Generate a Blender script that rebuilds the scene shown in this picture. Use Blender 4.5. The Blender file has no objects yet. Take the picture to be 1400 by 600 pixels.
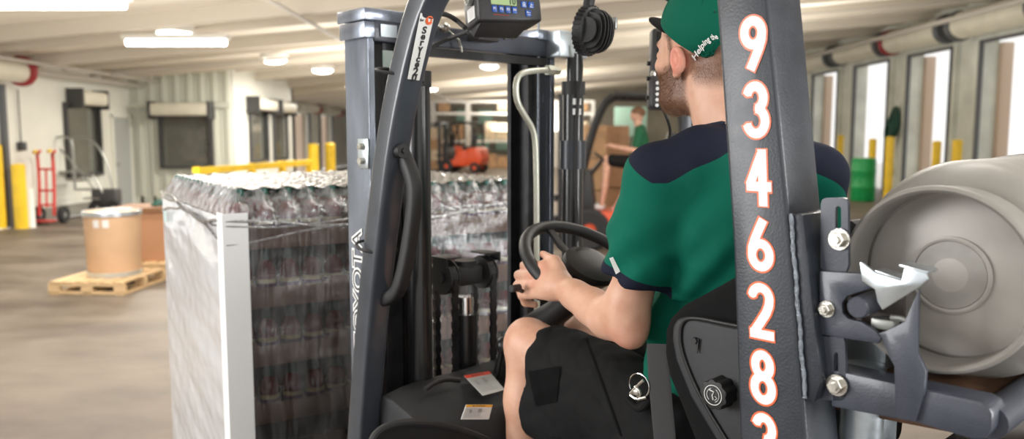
import bpy, bmesh, math, random
import numpy as np
from mathutils import Vector, Matrix, Euler
from mathutils import noise as mnoise
from math import sin, cos, pi, radians, atan, atan2, sqrt

random.seed(7)
scene = bpy.context.scene
COL = scene.collection

# ------------------------------------------------------------------ camera, world, light, exposure
CAM_H, FPX = 1.65, 1100.0
PITCH = atan(115 / FPX)
cam = bpy.data.cameras.new('camera')
cam.sensor_width = 36.0
cam.lens = FPX / 1400 * 36.0
cam.dof.use_dof = True
cam.dof.focus_distance = 1.45
cam.dof.aperture_fstop = 3.4
cam.clip_start = 0.02
cam_o = bpy.data.objects.new('camera', cam)
cam_o.location = (0, 0, CAM_H)
cam_o.rotation_euler = (pi / 2 - PITCH, 0, 0)
COL.objects.link(cam_o)
scene.camera = cam_o

vs = scene.view_settings
vs.view_transform = 'Standard'
vs.look = 'None'
vs.gamma = 1.0
vs.use_curve_mapping = False
vs.exposure = 0.0

world = bpy.data.worlds.new('world')
scene.world = world
world.use_nodes = True
wb = world.node_tree.nodes['Background']
wb.inputs['Color'].default_value = (1.0, 0.985, 0.96, 1)
wb.inputs['Strength'].default_value = 1.15


CEIL0, CSL = 3.13 + .088 * 8.5, .088


def ceil_z(x):
    return CEIL0 + CSL * x


def area(name, loc, size, power, target=None, color=(1, .96, .9), sy=None):
    l = bpy.data.lights.new(name, 'AREA')
    l.shape = 'RECTANGLE'
    l.size = size
    l.size_y = sy or size
    l.energy = power
    l.color = color
    o = bpy.data.objects.new(name, l)
    o.location = loc
    d = Vector(target if target else (loc[0], loc[1], 0)) - Vector(loc)
    o.rotation_euler = d.to_track_quat('-Z', 'Y').to_euler()
    COL.objects.link(o)
    return o


# ceiling lamps over the dock lane, then unseen bounce and fill lights added
area('lamp_row', (-3.0, 6.0, 3.4), 2.5, 170)
area('lamp_row', (3.5, 7.5, 3.9), 2.5, 230)
area('lamp_row', (1.2, 2.6, 3.4), 1.0, 26)
for (ux, uy, up_) in ((-3.5, 8, 420), (4.5, 9, 420), (-2.5, 17, 480), (5.0, 18, 480), (0.5, 29, 1000), (1, 40, 1100)):
    area('uplight', (ux, uy, ceil_z(ux) - 2.1), 4.0, up_ * .55, (ux, uy, 9), (1, .96, .9))  # added bounce light without a fixture, turned up to brighten the ceiling
area('door_daylight', (-4.8, 0.6, 2.2), 2.4, 210, (-0.6, 2.8, 1.2), (1, 1, 1), 2.2)  # unseen light from the left, standing in for open dock doors
area('door_daylight', (4.6, -.5, 1.8), 2.0, 230, (-0.5, 2.8, 1.2), (1, 1, 1), 2.2)  # added unseen light that gives the rear film its highlights
area('door_daylight', (1.6, -2.2, 3.0), 1.6, 20, (0.5, 1.6, 1.5), (1, .99, .97), 1.2)  # added soft fill from behind the camera

# ------------------------------------------------------------------ site survey (bearing of a point -> place on a known plane)
AN = radians(43)                                  # heading of the forklift
OX, OY = .352, 1.144                              # forklift origin on the floor
RV = Vector((cos(AN), sin(AN), 0))
FV = Vector((-sin(AN), cos(AN), 0))


def ray(x, y):
    u = (x - 700) / FPX
    v = (300 - y) / FPX
    return Vector((u, cos(PITCH) + v * sin(PITCH), -sin(PITCH) + v * cos(PITCH)))


def W(x, y, Y):
    d = ray(x, y)
    return Vector((0, 0, CAM_H)) + d * (Y / d.y)


def L(x, y, ax, val):
    d = ray(x, y)
    o = Vector((-OX, -OY, 0))
    c = [o.dot(RV), o.dot(FV), CAM_H]
    l = [d.dot(RV), d.dot(FV), d.z]
    i = 'xyz'.index(ax)
    t = (val - c[i]) / l[i]
    return Vector([c[k] + l[k] * t for k in range(3)])


def ceil_pt(x, y, drop=0.0):
    """the point under a ceiling spot whose lamp hangs that far below the deck"""
    d = ray(x, y)
    t = (CEIL0 - drop - CAM_H) / (d.z - CSL * d.x)
    return Vector((0, 0, CAM_H)) + d * t


def floor_pt(x, y):
    d = ray(x, y)
    return Vector((0, 0, CAM_H)) + d * (-CAM_H / d.z)


# ------------------------------------------------------------------ materials
MATS = {}


def mat(name, col, rough=.5, metal=0.0, coat=0.0, bump=0.0, bscale=200.0, var=0.0, vscale=6.0, emis=None, estr=0, spec=.5, stretch=None, sheen=0.0, detail=3.0, trans=0.0):
    m = bpy.data.materials.new(name)
    m.use_nodes = True
    nt = m.node_tree
    b = nt.nodes['Principled BSDF']
    b.inputs['Base Color'].default_value = (*col, 1)
    b.inputs['Roughness'].default_value = rough
    b.inputs['Metallic'].default_value = metal
    b.inputs['Coat Weight'].default_value = coat
    b.inputs['Coat Roughness'].default_value = .15
    b.inputs['Specular IOR Level'].default_value = spec
    b.inputs['Sheen Weight'].default_value = sheen
    b.inputs['Transmission Weight'].default_value = trans
    tc = nt.nodes.new('ShaderNodeTexCoord')
    mp = nt.nodes.new('ShaderNodeMapping')
    nt.links.new(tc.outputs['Object'], mp.inputs[0])
    if stretch:
        mp.inputs['Scale'].default_value = stretch
    if var > 0:
        n = nt.nodes.new('ShaderNodeTexNoise')
        n.inputs['Scale'].default_value = vscale
        n.inputs['Detail'].default_value = detail
        nt.links.new(mp.outputs[0], n.inputs['Vector'])
        r = nt.nodes.new('ShaderNodeValToRGB')
        r.color_ramp.elements[0].position = .3
        r.color_ramp.elements[1].position = .7
        r.color_ramp.elements[0].color = (*[max(0, c * (1 - var)) for c in col], 1)
        r.color_ramp.elements[1].color = (*[min(1, c * (1 + var)) for c in col], 1)
        nt.links.new(n.outputs['Fac'], r.inputs[0])
        nt.links.new(r.outputs[0], b.inputs['Base Color'])
        mr = nt.nodes.new('ShaderNodeMapRange')
        mr.inputs['To Min'].default_value = max(.03, rough - .12)
        mr.inputs['To Max'].default_value = min(1, rough + .12)
        nt.links.new(n.outputs['Fac'], mr.inputs['Value'])
        nt.links.new(mr.outputs[0], b.inputs['Roughness'])
    if bump > 0:
        n2 = nt.nodes.new('ShaderNodeTexNoise')
        n2.inputs['Scale'].default_value = bscale
        n2.inputs['Detail'].default_value = 4
        nt.links.new(mp.outputs[0], n2.inputs['Vector'])
        bp = nt.nodes.new('ShaderNodeBump')
        bp.inputs['Strength'].default_value = bump
        bp.inputs['Distance'].default_value = .002
        nt.links.new(n2.outputs['Fac'], bp.inputs['Height'])
        nt.links.new(bp.outputs[0], b.inputs['Normal'])
    if emis:
        b.inputs['Emission Color'].default_value = (*emis, 1)
        b.inputs['Emission Strength'].default_value = estr
    MATS[name] = m
    return m


M_post = mat('post_paint', (.021, .026, .036), .42, 0, .2, .25, 260, .12, 30)
M_arm = mat('bracket_paint', (.045, .052, .072), .42, 0, .35, .2, 300, .15, 20)
M_pillar = mat('pillar_paint', (.045, .052, .065), .34, 0, .5, .08, 400, .05, 20)
M_mast = mat('mast_steel', (.26, .29, .35), .24, .6, .3, .2, 120, .2, 14, stretch=(1, 1, .3))
M_mastin = mat('greased_rail', (.02, .02, .022), .35, .3, .2, .2, 120, .4, 20)
M_blk = mat('black_plastic', (.016, .016, .017), .45, 0, 0, .35, 900, .15, 8)
M_cowl = mat('cowl_plastic', (.019, .020, .022), .5, 0, 0, .5, 1400, .12, 6)
M_blkgloss = mat('black_gloss', (.012, .012, .013), .30, 0, .3)
M_rubber = mat('black_rubber', (.02, .02, .02), .6, 0, 0, .3, 500)
M_zinc = mat('zinc_bolt', (.62, .6, .55), .28, .95, 0, .1, 300, .15, 60)
M_galv = mat('galvanised_sheet', (.62, .68, .72), .32, .85, .2, .1, 100, .12, 18)
M_tank = mat('tank_paint', (.30, .285, .262), .46, .2, .1, .25, 60, .2, 7, detail=8)
M_tankin = mat('tank_end', (.40, .375, .345), .46, .15, .0, .2, 40, .16, 9, detail=8)
M_weld = mat('weld_bead', (.26, .29, .33), .35, .6, 0, .8, 260, .3, 90)
M_chrome = mat('chrome', (.8, .8, .8), .12, 1)
M_hose = mat('pale_pipe', (.55, .55, .46), .3, .3, .3)
M_greyplast = mat('seat_side_plastic', (.025, .026, .029), .5, 0, 0, .4, 900)
M_seatfab = mat('seat_fabric', (.009, .009, .0095), .9, 0, 0, .9, 700, spec=.2)
M_belt = mat('belt_webbing', (.05, .05, .053), .6, 0, 0, .7, 900, stretch=(1, 1, 6))
M_white = mat('decal_white', (.9, .9, .88), .4)
M_orange = mat('decal_orange', (.85, .16, .05), .4)
M_lblw = mat('label_white', (.75, .75, .73), .45)
M_lblo = mat('label_amber', (.9, .45, .03), .45)
M_lblr = mat('label_red', (.75, .07, .03), .45)
M_ink = mat('ink', (.03, .03, .03), .5)
M_inkg = mat('ink_grey', (.33, .33, .33), .5)
M_blue = mat('button_blue', (.02, .12, .55), .35)
M_cyan = mat('cyan_lens', (.02, .5, .75), .25)
M_lcd = mat('lcd_green', (.42, .55, .28), .3, emis=(.45, .6, .3), estr=.25)
M_seg = mat('lcd_segment', (.10, .14, .08), .4)
M_display = mat('display_case', (.045, .043, .045), .4, 0, .1, .3, 900)
M_fred = mat('forklift_red', (.62, .075, .02), .4, 0, .3)
M_counter = mat('counterweight_paint', (.05, .04, .035), .6, 0, 0, .4, 100, .3, 9)
M_rust = mat('rusty_tray', (.12, .06, .03), .8, 0, 0, .5, 100, .5, 20)

M_card = mat('cardboard', (.40, .23, .13), .75, 0, 0, .2, 200, .12, 9)
M_fibre = mat('fibre_drum', (.62, .40, .24), .6, 0, .1, .1, 90, .06, 5)
M_wood = mat('pallet_wood', (.66, .46, .25), .7, 0, 0, .4, 60, .2, 6, stretch=(1, 6, 6))
M_woodd = mat('brown_wood', (.22, .11, .05), .7, 0, 0, .4, 60, .2, 6)
M_board = mat('corner_board_paper', (.86, .87, .88), .55, 0, .1, .1, 80)
M_liquid = mat('red_drink', (.17, .010, .016), .12, 0, .7, 0, 1, .25, 40)
M_cap = mat('green_cap', (.006, .085, .062), .3, 0, .4)
M_blabel = mat('bottle_label', (.72, .62, .3), .45)
M_blabel2 = mat('bottle_label_dark', (.1, .02, .07), .45)

M_yellow = mat('safety_yellow', (.83, .55, .02), .45, 0, .1, .1, 60, .1, 4)
M_wpost = mat('white_post', (.78, .78, .72), .5)
M_red = mat('hand_truck_red', (.62, .04, .03), .4)
M_silver = mat('cart_silver', (.32, .33, .31), .4, .6)
M_tyre = mat('tyre', (.02, .02, .022), .8)
M_green = mat('drum_green', (.008, .32, .085), .4)
M_dkgreen = mat('hose_green', (.012, .07, .045), .6, 0, 0, .5, 60)
M_dred = mat('roll_end_red', (.28, .015, .02), .5)
M_dgrey = mat('roll_end_grey', (.10, .105, .11), .5)
M_roll = mat('shutter_roll', (.66, .63, .52), .5, 0, 0, .2, 30, .06, 3)
M_frame = mat('dark_frame', (.05, .05, .05), .5)
M_tan = mat('dock_pad_tan', (.56, .43, .33), .7)
M_glass = mat('office_glass', (.20, .19, .17), .12, 0, .5)
M_darkroom = mat('office_dim', (.50, .42, .33), .8, var=.25, vscale=3)
M_lampbody = mat('lamp_body', (.75, .73, .68), .4)
M_lampglow = mat('lamp_glow', (1, .97, .9), .5, emis=(1, .95, .86), estr=14)
M_box = mat('brown_box', (.50, .31, .17), .75, var=.25, vscale=4)
M_boxw = mat('pale_box', (.68, .56, .40), .7, var=.2, vscale=5)
M_mint = mat('mint_panel', (.45, .70, .60), .4)

# skin, cloth
M_shirtg = None


def nodes_of(name, rough=.5):
    m = bpy.data.materials.new(name)
    m.use_nodes = True
    nt = m.node_tree
    b = nt.nodes['Principled BSDF']
    b.inputs['Roughness'].default_value = rough
    return m, nt, b


def mk_skin():
    m, nt, b = nodes_of('skin', .5)
    tc = nt.nodes.new('ShaderNodeTexCoord')
    n = nt.nodes.new('ShaderNodeTexNoise')
    n.inputs['Scale'].default_value = 22
    n.inputs['Detail'].default_value = 5
    nt.links.new(tc.outputs['Object'], n.inputs['Vector'])
    r = nt.nodes.new('ShaderNodeValToRGB')
    r.color_ramp.elements[0].position = .3
    r.color_ramp.elements[0].color = (.60, .32, .215, 1)
    r.color_ramp.elements[1].position = .72
    r.color_ramp.elements[1].color = (.71, .43, .31, 1)
    nt.links.new(n.outputs['Fac'], r.inputs[0])
    # flushed ear / elbow and the brown of cropped hair follow attributes stored on the body
    at = nt.nodes.new('ShaderNodeAttribute')
    at.attribute_name = 'flush'
    mx = nt.nodes.new('ShaderNodeMix')
    mx.data_type = 'RGBA'
    mx.inputs['B'].default_value = (.66, .20, .14, 1)
    nt.links.new(r.outputs[0], mx.inputs['A'])
    nt.links.new(at.outputs['Fac'], mx.inputs['Factor'])
    ah = nt.nodes.new('ShaderNodeAttribute')
    ah.attribute_name = 'stubble'
    n3 = nt.nodes.new('ShaderNodeTexNoise')
    n3.inputs['Scale'].default_value = 900
    nt.links.new(tc.outputs['Object'], n3.inputs['Vector'])
    mu = nt.nodes.new('ShaderNodeMath')
    mu.operation = 'MULTIPLY'
    mr = nt.nodes.new('ShaderNodeMapRange')
    mr.inputs['From Min'].default_value = .35
    mr.inputs['From Max'].default_value = .6
    mr.inputs['To Min'].default_value = .62
    nt.links.new(n3.outputs['Fac'], mr.inputs['Value'])
    nt.links.new(mr.outputs[0], mu.inputs[0])
    nt.links.new(ah.outputs['Fac'], mu.inputs[1])
    mx2 = nt.nodes.new('ShaderNodeMix')
    mx2.data_type = 'RGBA'
    mx2.inputs['B'].default_value = (.11, .048, .024, 1)
    nt.links.new(mx.outputs['Result'], mx2.inputs['A'])
    nt.links.new(mu.outputs[0], mx2.inputs['Factor'])
    nt.links.new(mx2.outputs['Result'], b.inputs['Base Color'])
    b.inputs['Subsurface Weight'].default_value = .12
    b.inputs['Subsurface Radius'].default_value = (.01, .004, .002)
    b.inputs['Subsurface Scale'].default_value = .6
    n2 = nt.nodes.new('ShaderNodeTexNoise')
    n2.inputs['Scale'].default_value = 160
    n2.inputs['Detail'].default_value = 5
    nt.links.new(tc.outputs['Object'], n2.inputs['Vector'])
    bp = nt.nodes.new('ShaderNodeBump')
    bp.inputs['Strength'].default_value = .18
    bp.inputs['Distance'].default_value = .003
    nt.links.new(n2.outputs['Fac'], bp.inputs['Height'])
    nt.links.new(bp.outputs[0], b.inputs['Normal'])
    return m


def mk_two(name, ca, cb, attr, rough=.8, bscale=900, bstr=.3, sheen=.1):
    """cloth of two colours sewn together along the line where the stored attribute crosses zero"""
    m, nt, b = nodes_of(name, rough)
    at = nt.nodes.new('ShaderNodeAttribute')
    at.attribute_name = attr
    g = nt.nodes.new('ShaderNodeMath')
    g.operation = 'GREATER_THAN'
    g.inputs[1].default_value = 0.0
    nt.links.new(at.outputs['Fac'], g.inputs[0])
    mx = nt.nodes.new('ShaderNodeMix')
    mx.data_type = 'RGBA'
    mx.inputs['A'].default_value = (*ca, 1)
    mx.inputs['B'].default_value = (*cb, 1)
    nt.links.new(g.outputs[0], mx.inputs['Factor'])
    nt.links.new(mx.outputs['Result'], b.inputs['Base Color'])
    b.inputs['Sheen Weight'].default_value = 0
    b.inputs['Specular IOR Level'].default_value = .2
    tc = nt.nodes.new('ShaderNodeTexCoord')
    n = nt.nodes.new('ShaderNodeTexNoise')
    n.inputs['Scale'].default_value = bscale
    nt.links.new(tc.outputs['Object'], n.inputs['Vector'])
    bp = nt.nodes.new('ShaderNodeBump')
    bp.inputs['Strength'].default_value = bstr
    bp.inputs['Distance'].default_value = .001
    nt.links.new(n.outputs['Fac'], bp.inputs['Height'])
    nt.links.new(bp.outputs[0], b.inputs['Normal'])
    return m


M_skin = mk_skin()
GREEN = (.0, .118, .075)
NAVY = (.010, .013, .028)
M_shirt = mk_two('polo_cloth', GREEN, NAVY, 'yoke')
M_shorts = mat('shorts_cloth', (.0085, .0085, .009), .8, 0, 0, .5, 900, spec=.22)
M_capcloth = mat('cap_cloth', (.0, .105, .062), .8, 0, 0, .3, 900, spec=.2)
M_capblack = mat('visor_cloth', (.012, .012, .013), .8, 0, 0, .3, 900)
M_hair = mat('short_hair', (.22, .11, .055), .6)
M_shoe = mat('trainer', (.75, .75, .73), .5)


def mk_film(name, milk, streak, sc, bstr=.8, bsc=(3, 3, 3), tint=(.93, .93, .94, 1)):
    """stretch film: clear with glossy skin, whiter where layers and wrinkles gather"""
    m, nt, b = nodes_of(name, .13)
    tc = nt.nodes.new('ShaderNodeTexCoord')
    mp = nt.nodes.new('ShaderNodeMapping')
    mp.inputs['Scale'].default_value = sc
    nt.links.new(tc.outputs['Object'], mp.inputs[0])
    n = nt.nodes.new('ShaderNodeTexNoise')
    n.inputs['Scale'].default_value = 5
    n.inputs['Detail'].default_value = 7
    n.inputs['Distortion'].default_value = .6
    nt.links.new(mp.outputs[0], n.inputs['Vector'])
    r = nt.nodes.new('ShaderNodeMapRange')
    r.inputs['From Min'].default_value = .35
    r.inputs['From Max'].default_value = .78
    r.inputs['To Min'].default_value = milk
    r.inputs['To Max'].default_value = min(1, milk + streak)
    nt.links.new(n.outputs['Fac'], r.inputs['Value'])
    tr = nt.nodes.new('ShaderNodeBsdfTransparent')
    tr.inputs[0].default_value = tint
    df = nt.nodes.new('ShaderNodeBsdfPrincipled')
    df.inputs['Base Color'].default_value = (.76, .78, .82, 1)
    df.inputs['Roughness'].default_value = .3
    bp = nt.nodes.new('ShaderNodeBump')
    bp.inputs['Strength'].default_value = bstr
    bp.inputs['Distance'].default_value = .006
    mp2 = nt.nodes.new('ShaderNodeMapping')
    mp2.inputs['Scale'].default_value = bsc
    nt.links.new(tc.outputs['Object'], mp2.inputs[0])
    n2 = nt.nodes.new('ShaderNodeTexNoise')
    n2.inputs['Scale'].default_value = 5
    n2.inputs['Detail'].default_value = 5
    nt.links.new(mp2.outputs[0], n2.inputs['Vector'])
    nt.links.new(n2.outputs['Fac'], bp.inputs['Height'])
    nt.links.new(bp.outputs[0], df.inputs['Normal'])
    mx = nt.nodes.new('ShaderNodeMixShader')
    nt.links.new(r.outputs[0], mx.inputs[0])
    nt.links.new(tr.outputs[0], mx.inputs[1])
    nt.links.new(df.outputs[0], mx.inputs[2])
    gl = nt.nodes.new('ShaderNodeBsdfGlossy')
    gl.inputs['Roughness'].default_value = .10
    gl.inputs['Color'].default_value = (1, 1, 1, 1)
    nt.links.new(bp.outputs[0], gl.inputs['Normal'])
    fr = nt.nodes.new('ShaderNodeFresnel')
    fr.inputs['IOR'].default_value = 1.95
    nt.links.new(bp.outputs[0], fr.inputs['Normal'])
    mx2 = nt.nodes.new('ShaderNodeMixShader')
    nt.links.new(fr.outputs[0], mx2.inputs[0])
    nt.links.new(mx.outputs[0], mx2.inputs[1])
    nt.links.new(gl.outputs[0], mx2.inputs[2])
    nt.links.new(mx2.outputs[0], nt.nodes['Material Output'].inputs['Surface'])
    return m


M_film_milk = mk_film('film_milky', .90, .10, (.8, .5, 1.6), .35, (1.2, .7, 3))  # left face of the load, whitened nearly all over
M_film_clear = mk_film('film_clear', .01, .14, (6, 6, .7), 1.0, (16, 16, 1.0), (.74, .74, .79, 1))
M_film_clear.node_tree.nodes['Bump'].inputs['Distance'].default_value = .009
M_film_top = mk_film('film_top', .0, .42, (9, 9, 9), 1.0, (8, 8, 8))


# ------------------------------------------------------------------ mesh helpers
def link(o, parent=None):
    COL.objects.link(o)
    if parent is not None:
        o.parent = parent
    return o


def empty(name, loc=(0, 0, 0), rz=0.0, label=None, cat=None, group=None):
    o = bpy.data.objects.new(name, None)
    o.empty_display_size = .1
    o.location = loc
    o.rotation_euler = (0, 0, rz)
    COL.objects.link(o)
    return tag(o, label, cat, group)


def tag(o, label=None, cat=None, group=None, kind=None):
    if label:
        o['label'] = label
    if cat:
        o['category'] = cat
    if group:
        o['group'] = group
    if kind:
        o['kind'] = kind
    return o


class MB:
    def __init__(s):
        s.bm = bmesh.new()

    def _xf(s, vs, M):
        if M is not None:
            for v in vs:
                v.co = M @ v.co

    def box(s, c, d, rot=None, bevel=0.0, seg=2):
        r = bmesh.ops.create_cube(s.bm, size=1.0)
        vs_ = r['verts']
        for v in vs_:
            v.co = Vector((v.co.x * d[0], v.co.y * d[1], v.co.z * d[2]))
        if bevel > 0:
            es = list({e for v in vs_ for e in v.link_edges})
            rr = bmesh.ops.bevel(s.bm, geom=es, offset=min(bevel, min(d) * .49), segments=seg, affect='EDGES', profile=.5)
            vs_ = list({v for f in rr['faces'] for v in f.verts} | {v for v in vs_ if v.is_valid})
        R = (rot if isinstance(rot, Matrix) else Euler(rot).to_matrix()) if rot is not None else None
        for v in vs_:
            if R is not None:
                v.co = R @ v.co
            v.co += Vector(c)
        return s

    def hull(s, pts):
        """8 corners: bottom four (ccw) then top four"""
        v = [s.bm.verts.new(Vector(p)) for p in pts]
        for f in ((3, 2, 1, 0), (4, 5, 6, 7), (0, 1, 5, 4), (1, 2, 6, 5), (2, 3, 7, 6), (3, 0, 4, 7)):
            s.bm.faces.new([v[i] for i in f])
        return s

    def prism(s, pts, off, holes=None):
        """flat polygon (3-D points in one plane) pushed along the vector off"""
        a = [s.bm.verts.new(Vector(p)) for p in pts]
        b = [s.bm.verts.new(Vector(p) + Vector(off)) for p in pts]
        n = len(a)
        s.bm.faces.new(a)
        s.bm.faces.new(b[::-1])
        for i in range(n):
            s.bm.faces.new((a[i], b[i], b[(i + 1) % n], a[(i + 1) % n]))
        return s

    def poly(s, pts):
        s.bm.faces.new([s.bm.verts.new(Vector(p)) for p in pts])
        return s

    def lathe(s, prof, p0, axis, n=32, closed=False):
        """prof: list of (radius, distance along axis)"""
        axis = Vector(axis).normalized()
        t = Vector((0, 0, 1)) if abs(axis.z) < .9 else Vector((1, 0, 0))
        u = axis.cross(t).normalized()
        w = axis.cross(u)
        rings = []
        for r, h in prof:
            c = Vector(p0) + axis * h
            if r < 1e-6:
                rings.append([s.bm.verts.new(c)])
            else:
                rings.append([s.bm.verts.new(c + u * (r * cos(2 * pi * k / n)) + w * (r * sin(2 * pi * k / n))) for k in range(n)])
        pairs = list(zip(rings, rings[1:]))
        if closed:
            pairs.append((rings[-1], rings[0]))
        for A, B in pairs:
            for k in range(n):
                k2 = (k + 1) % n
                if len(A) == 1 and len(B) == 1:
                    continue
                if len(A) == 1:
                    s.bm.faces.new((A[0], B[k2], B[k]))
                elif len(B) == 1:
                    s.bm.faces.new((A[k], A[k2], B[0]))
                else:
                    s.bm.faces.new((A[k], A[k2], B[k2], B[k]))
        return s

    def cyl(s, p0, p1, r, n=20, r2=None, bev=0.0):
        d = Vector(p1) - Vector(p0)
        h = d.length
        r2 = r if r2 is None else r2
        if bev > 0:
            prof = [(0, 0), (r - bev, 0), (r, bev), (r2, h - bev), (r2 - bev, h), (0, h)]
        else:
            prof = [(0, 0), (r, 0), (r2, h), (0, h)]
        return s.lathe(prof, p0, d, n)

    def tube(s, pts, r, n=12, closed=False, smooth=0, ry=None, up=None, e=.55):
        """swept section: round, or oval / rounded box when ry is given"""
        P = [Vector(p) for p in pts]
        for _ in range(smooth):
            Q = []
            m = len(P)
            rng = range(m) if closed else range(m - 1)
            if not closed:
                Q.append(P[0])
            for i in rng:
                a, b = P[i], P[(i + 1) % m]
                Q.append(a.lerp(b, .25))
                Q.append(a.lerp(b, .75))
            if not closed:
                Q.append(P[-1])
            P = Q
        m = len(P)
        rings = []
        prev = None
        for i in range(m):
            if closed:
                t = (P[(i + 1) % m] - P[i - 1]).normalized()
            else:
                t = (P[min(i + 1, m - 1)] - P[max(i - 1, 0)]).normalized()
            if up is not None:
                u = Vector(up).cross(t).normalized()
            elif prev is None:
                h = Vector((0, 0, 1)) if abs(t.z) < .9 else Vector((1, 0, 0))
                u = t.cross(h).normalized()
            else:
                u = (prev - t * prev.dot(t)).normalized()
            prev = u
            w = t.cross(u)
            rr = r[i * (len(r) - 1) // max(1, m - 1)] if isinstance(r, (list, tuple)) else r
            ring = []
            for k in range(n):
                a = 2 * pi * k / n
                ca, sa = cos(a), sin(a)
                if ry is not None:
                    ca = math.copysign(abs(ca) ** e, ca)
                    sa = math.copysign(abs(sa) ** e, sa)
                    ring.append(s.bm.verts.new(P[i] + u * (rr * ca) + w * (ry * sa)))
                else:
                    ring.append(s.bm.verts.new(P[i] + u * (rr * ca) + w * (rr * sa)))
            rings.append(ring)
        prs = list(zip(rings, rings[1:]))
        if closed:
            prs.append((rings[-1], rings[0]))
        for A, B in prs:
            for k in range(n):
                s.bm.faces.new((A[k], A[(k + 1) % n], B[(k + 1) % n], B[k]))
        if not closed:
            s.bm.faces.new(rings[0][::-1])
            s.bm.faces.new(rings[-1])
        return s

    def sphere(s, c, r, sc=(1, 1, 1), n=16):
        q = bmesh.ops.create_uvsphere(s.bm, u_segments=n, v_segments=max(6, n // 2), radius=r)
        for v in q['verts']:
            v.co = Vector((v.co.x * sc[0], v.co.y * sc[1], v.co.z * sc[2])) + Vector(c)
        return s

    def build(s, name, m, parent=None, smooth=35, bevel=0.0, seg=2):
        me = bpy.data.meshes.new(name)
        bmesh.ops.recalc_face_normals(s.bm, faces=s.bm.faces)
        if bevel > 0:
            es = [e for e in s.bm.edges if len(e.link_faces) == 2 and e.calc_face_angle(0) > .5]
            bmesh.ops.bevel(s.bm, geom=es, offset=bevel, segments=seg, affect='EDGES', profile=.5, clamp_overlap=True)
        if smooth:
            for f in s.bm.faces:
                f.smooth = True
            lim = radians(smooth)
            for e in s.bm.edges:
                if len(e.link_faces) == 2 and e.calc_face_angle(0) > lim:
                    e.smooth = False
        s.bm.to_mesh(me)
        s.bm.free()
        for mm in (m if isinstance(m, (list, tuple)) else [m]):
            me.materials.append(mm)
        return link(bpy.data.objects.new(name, me), parent)


def text(name, body, size, m, parent, loc, xd, yd, bold=0.0, ext=.0004, sx=1.0, align='CENTER', bend=None):
    cu = bpy.data.curves.new(name, 'FONT')
    cu.body = body
    cu.size = size
    cu.offset = bold
    cu.extrude = ext
    cu.align_x = align
    cu.align_y = 'CENTER'
    cu.resolution_u = 6
    cu.fill_mode = 'BOTH'
    t = bpy.data.objects.new(name, cu)
    COL.objects.link(t)
    dg = bpy.context.evaluated_depsgraph_get()
    me = bpy.data.meshes.new_from_object(t.evaluated_get(dg))
    bpy.data.objects.remove(t)
    X = Vector(xd).normalized()
    Y = Vector(yd)
    Y = (Y - X * Y.dot(X)).normalized()
    Z = X.cross(Y)
    for v in me.vertices:
        p = v.co.copy()
        if bend:
            v.co = bend(p)
        else:
            v.co = Vector(loc) + X * (p.x * sx) + Y * p.y + Z * p.z
    me.materials.clear()
    me.materials.append(m)
    me.name = name
    return link(bpy.data.objects.new(name, me), parent)


def struct(mb, name, m, **k):
    return tag(mb.build(name, m, **k), kind='structure')


def copy_tree(o, parent=None):
    c = o.copy()
    COL.objects.link(c)
    c.parent = parent
    for ch in list(o.children):
        copy_tree(ch, c)
    return c


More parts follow.
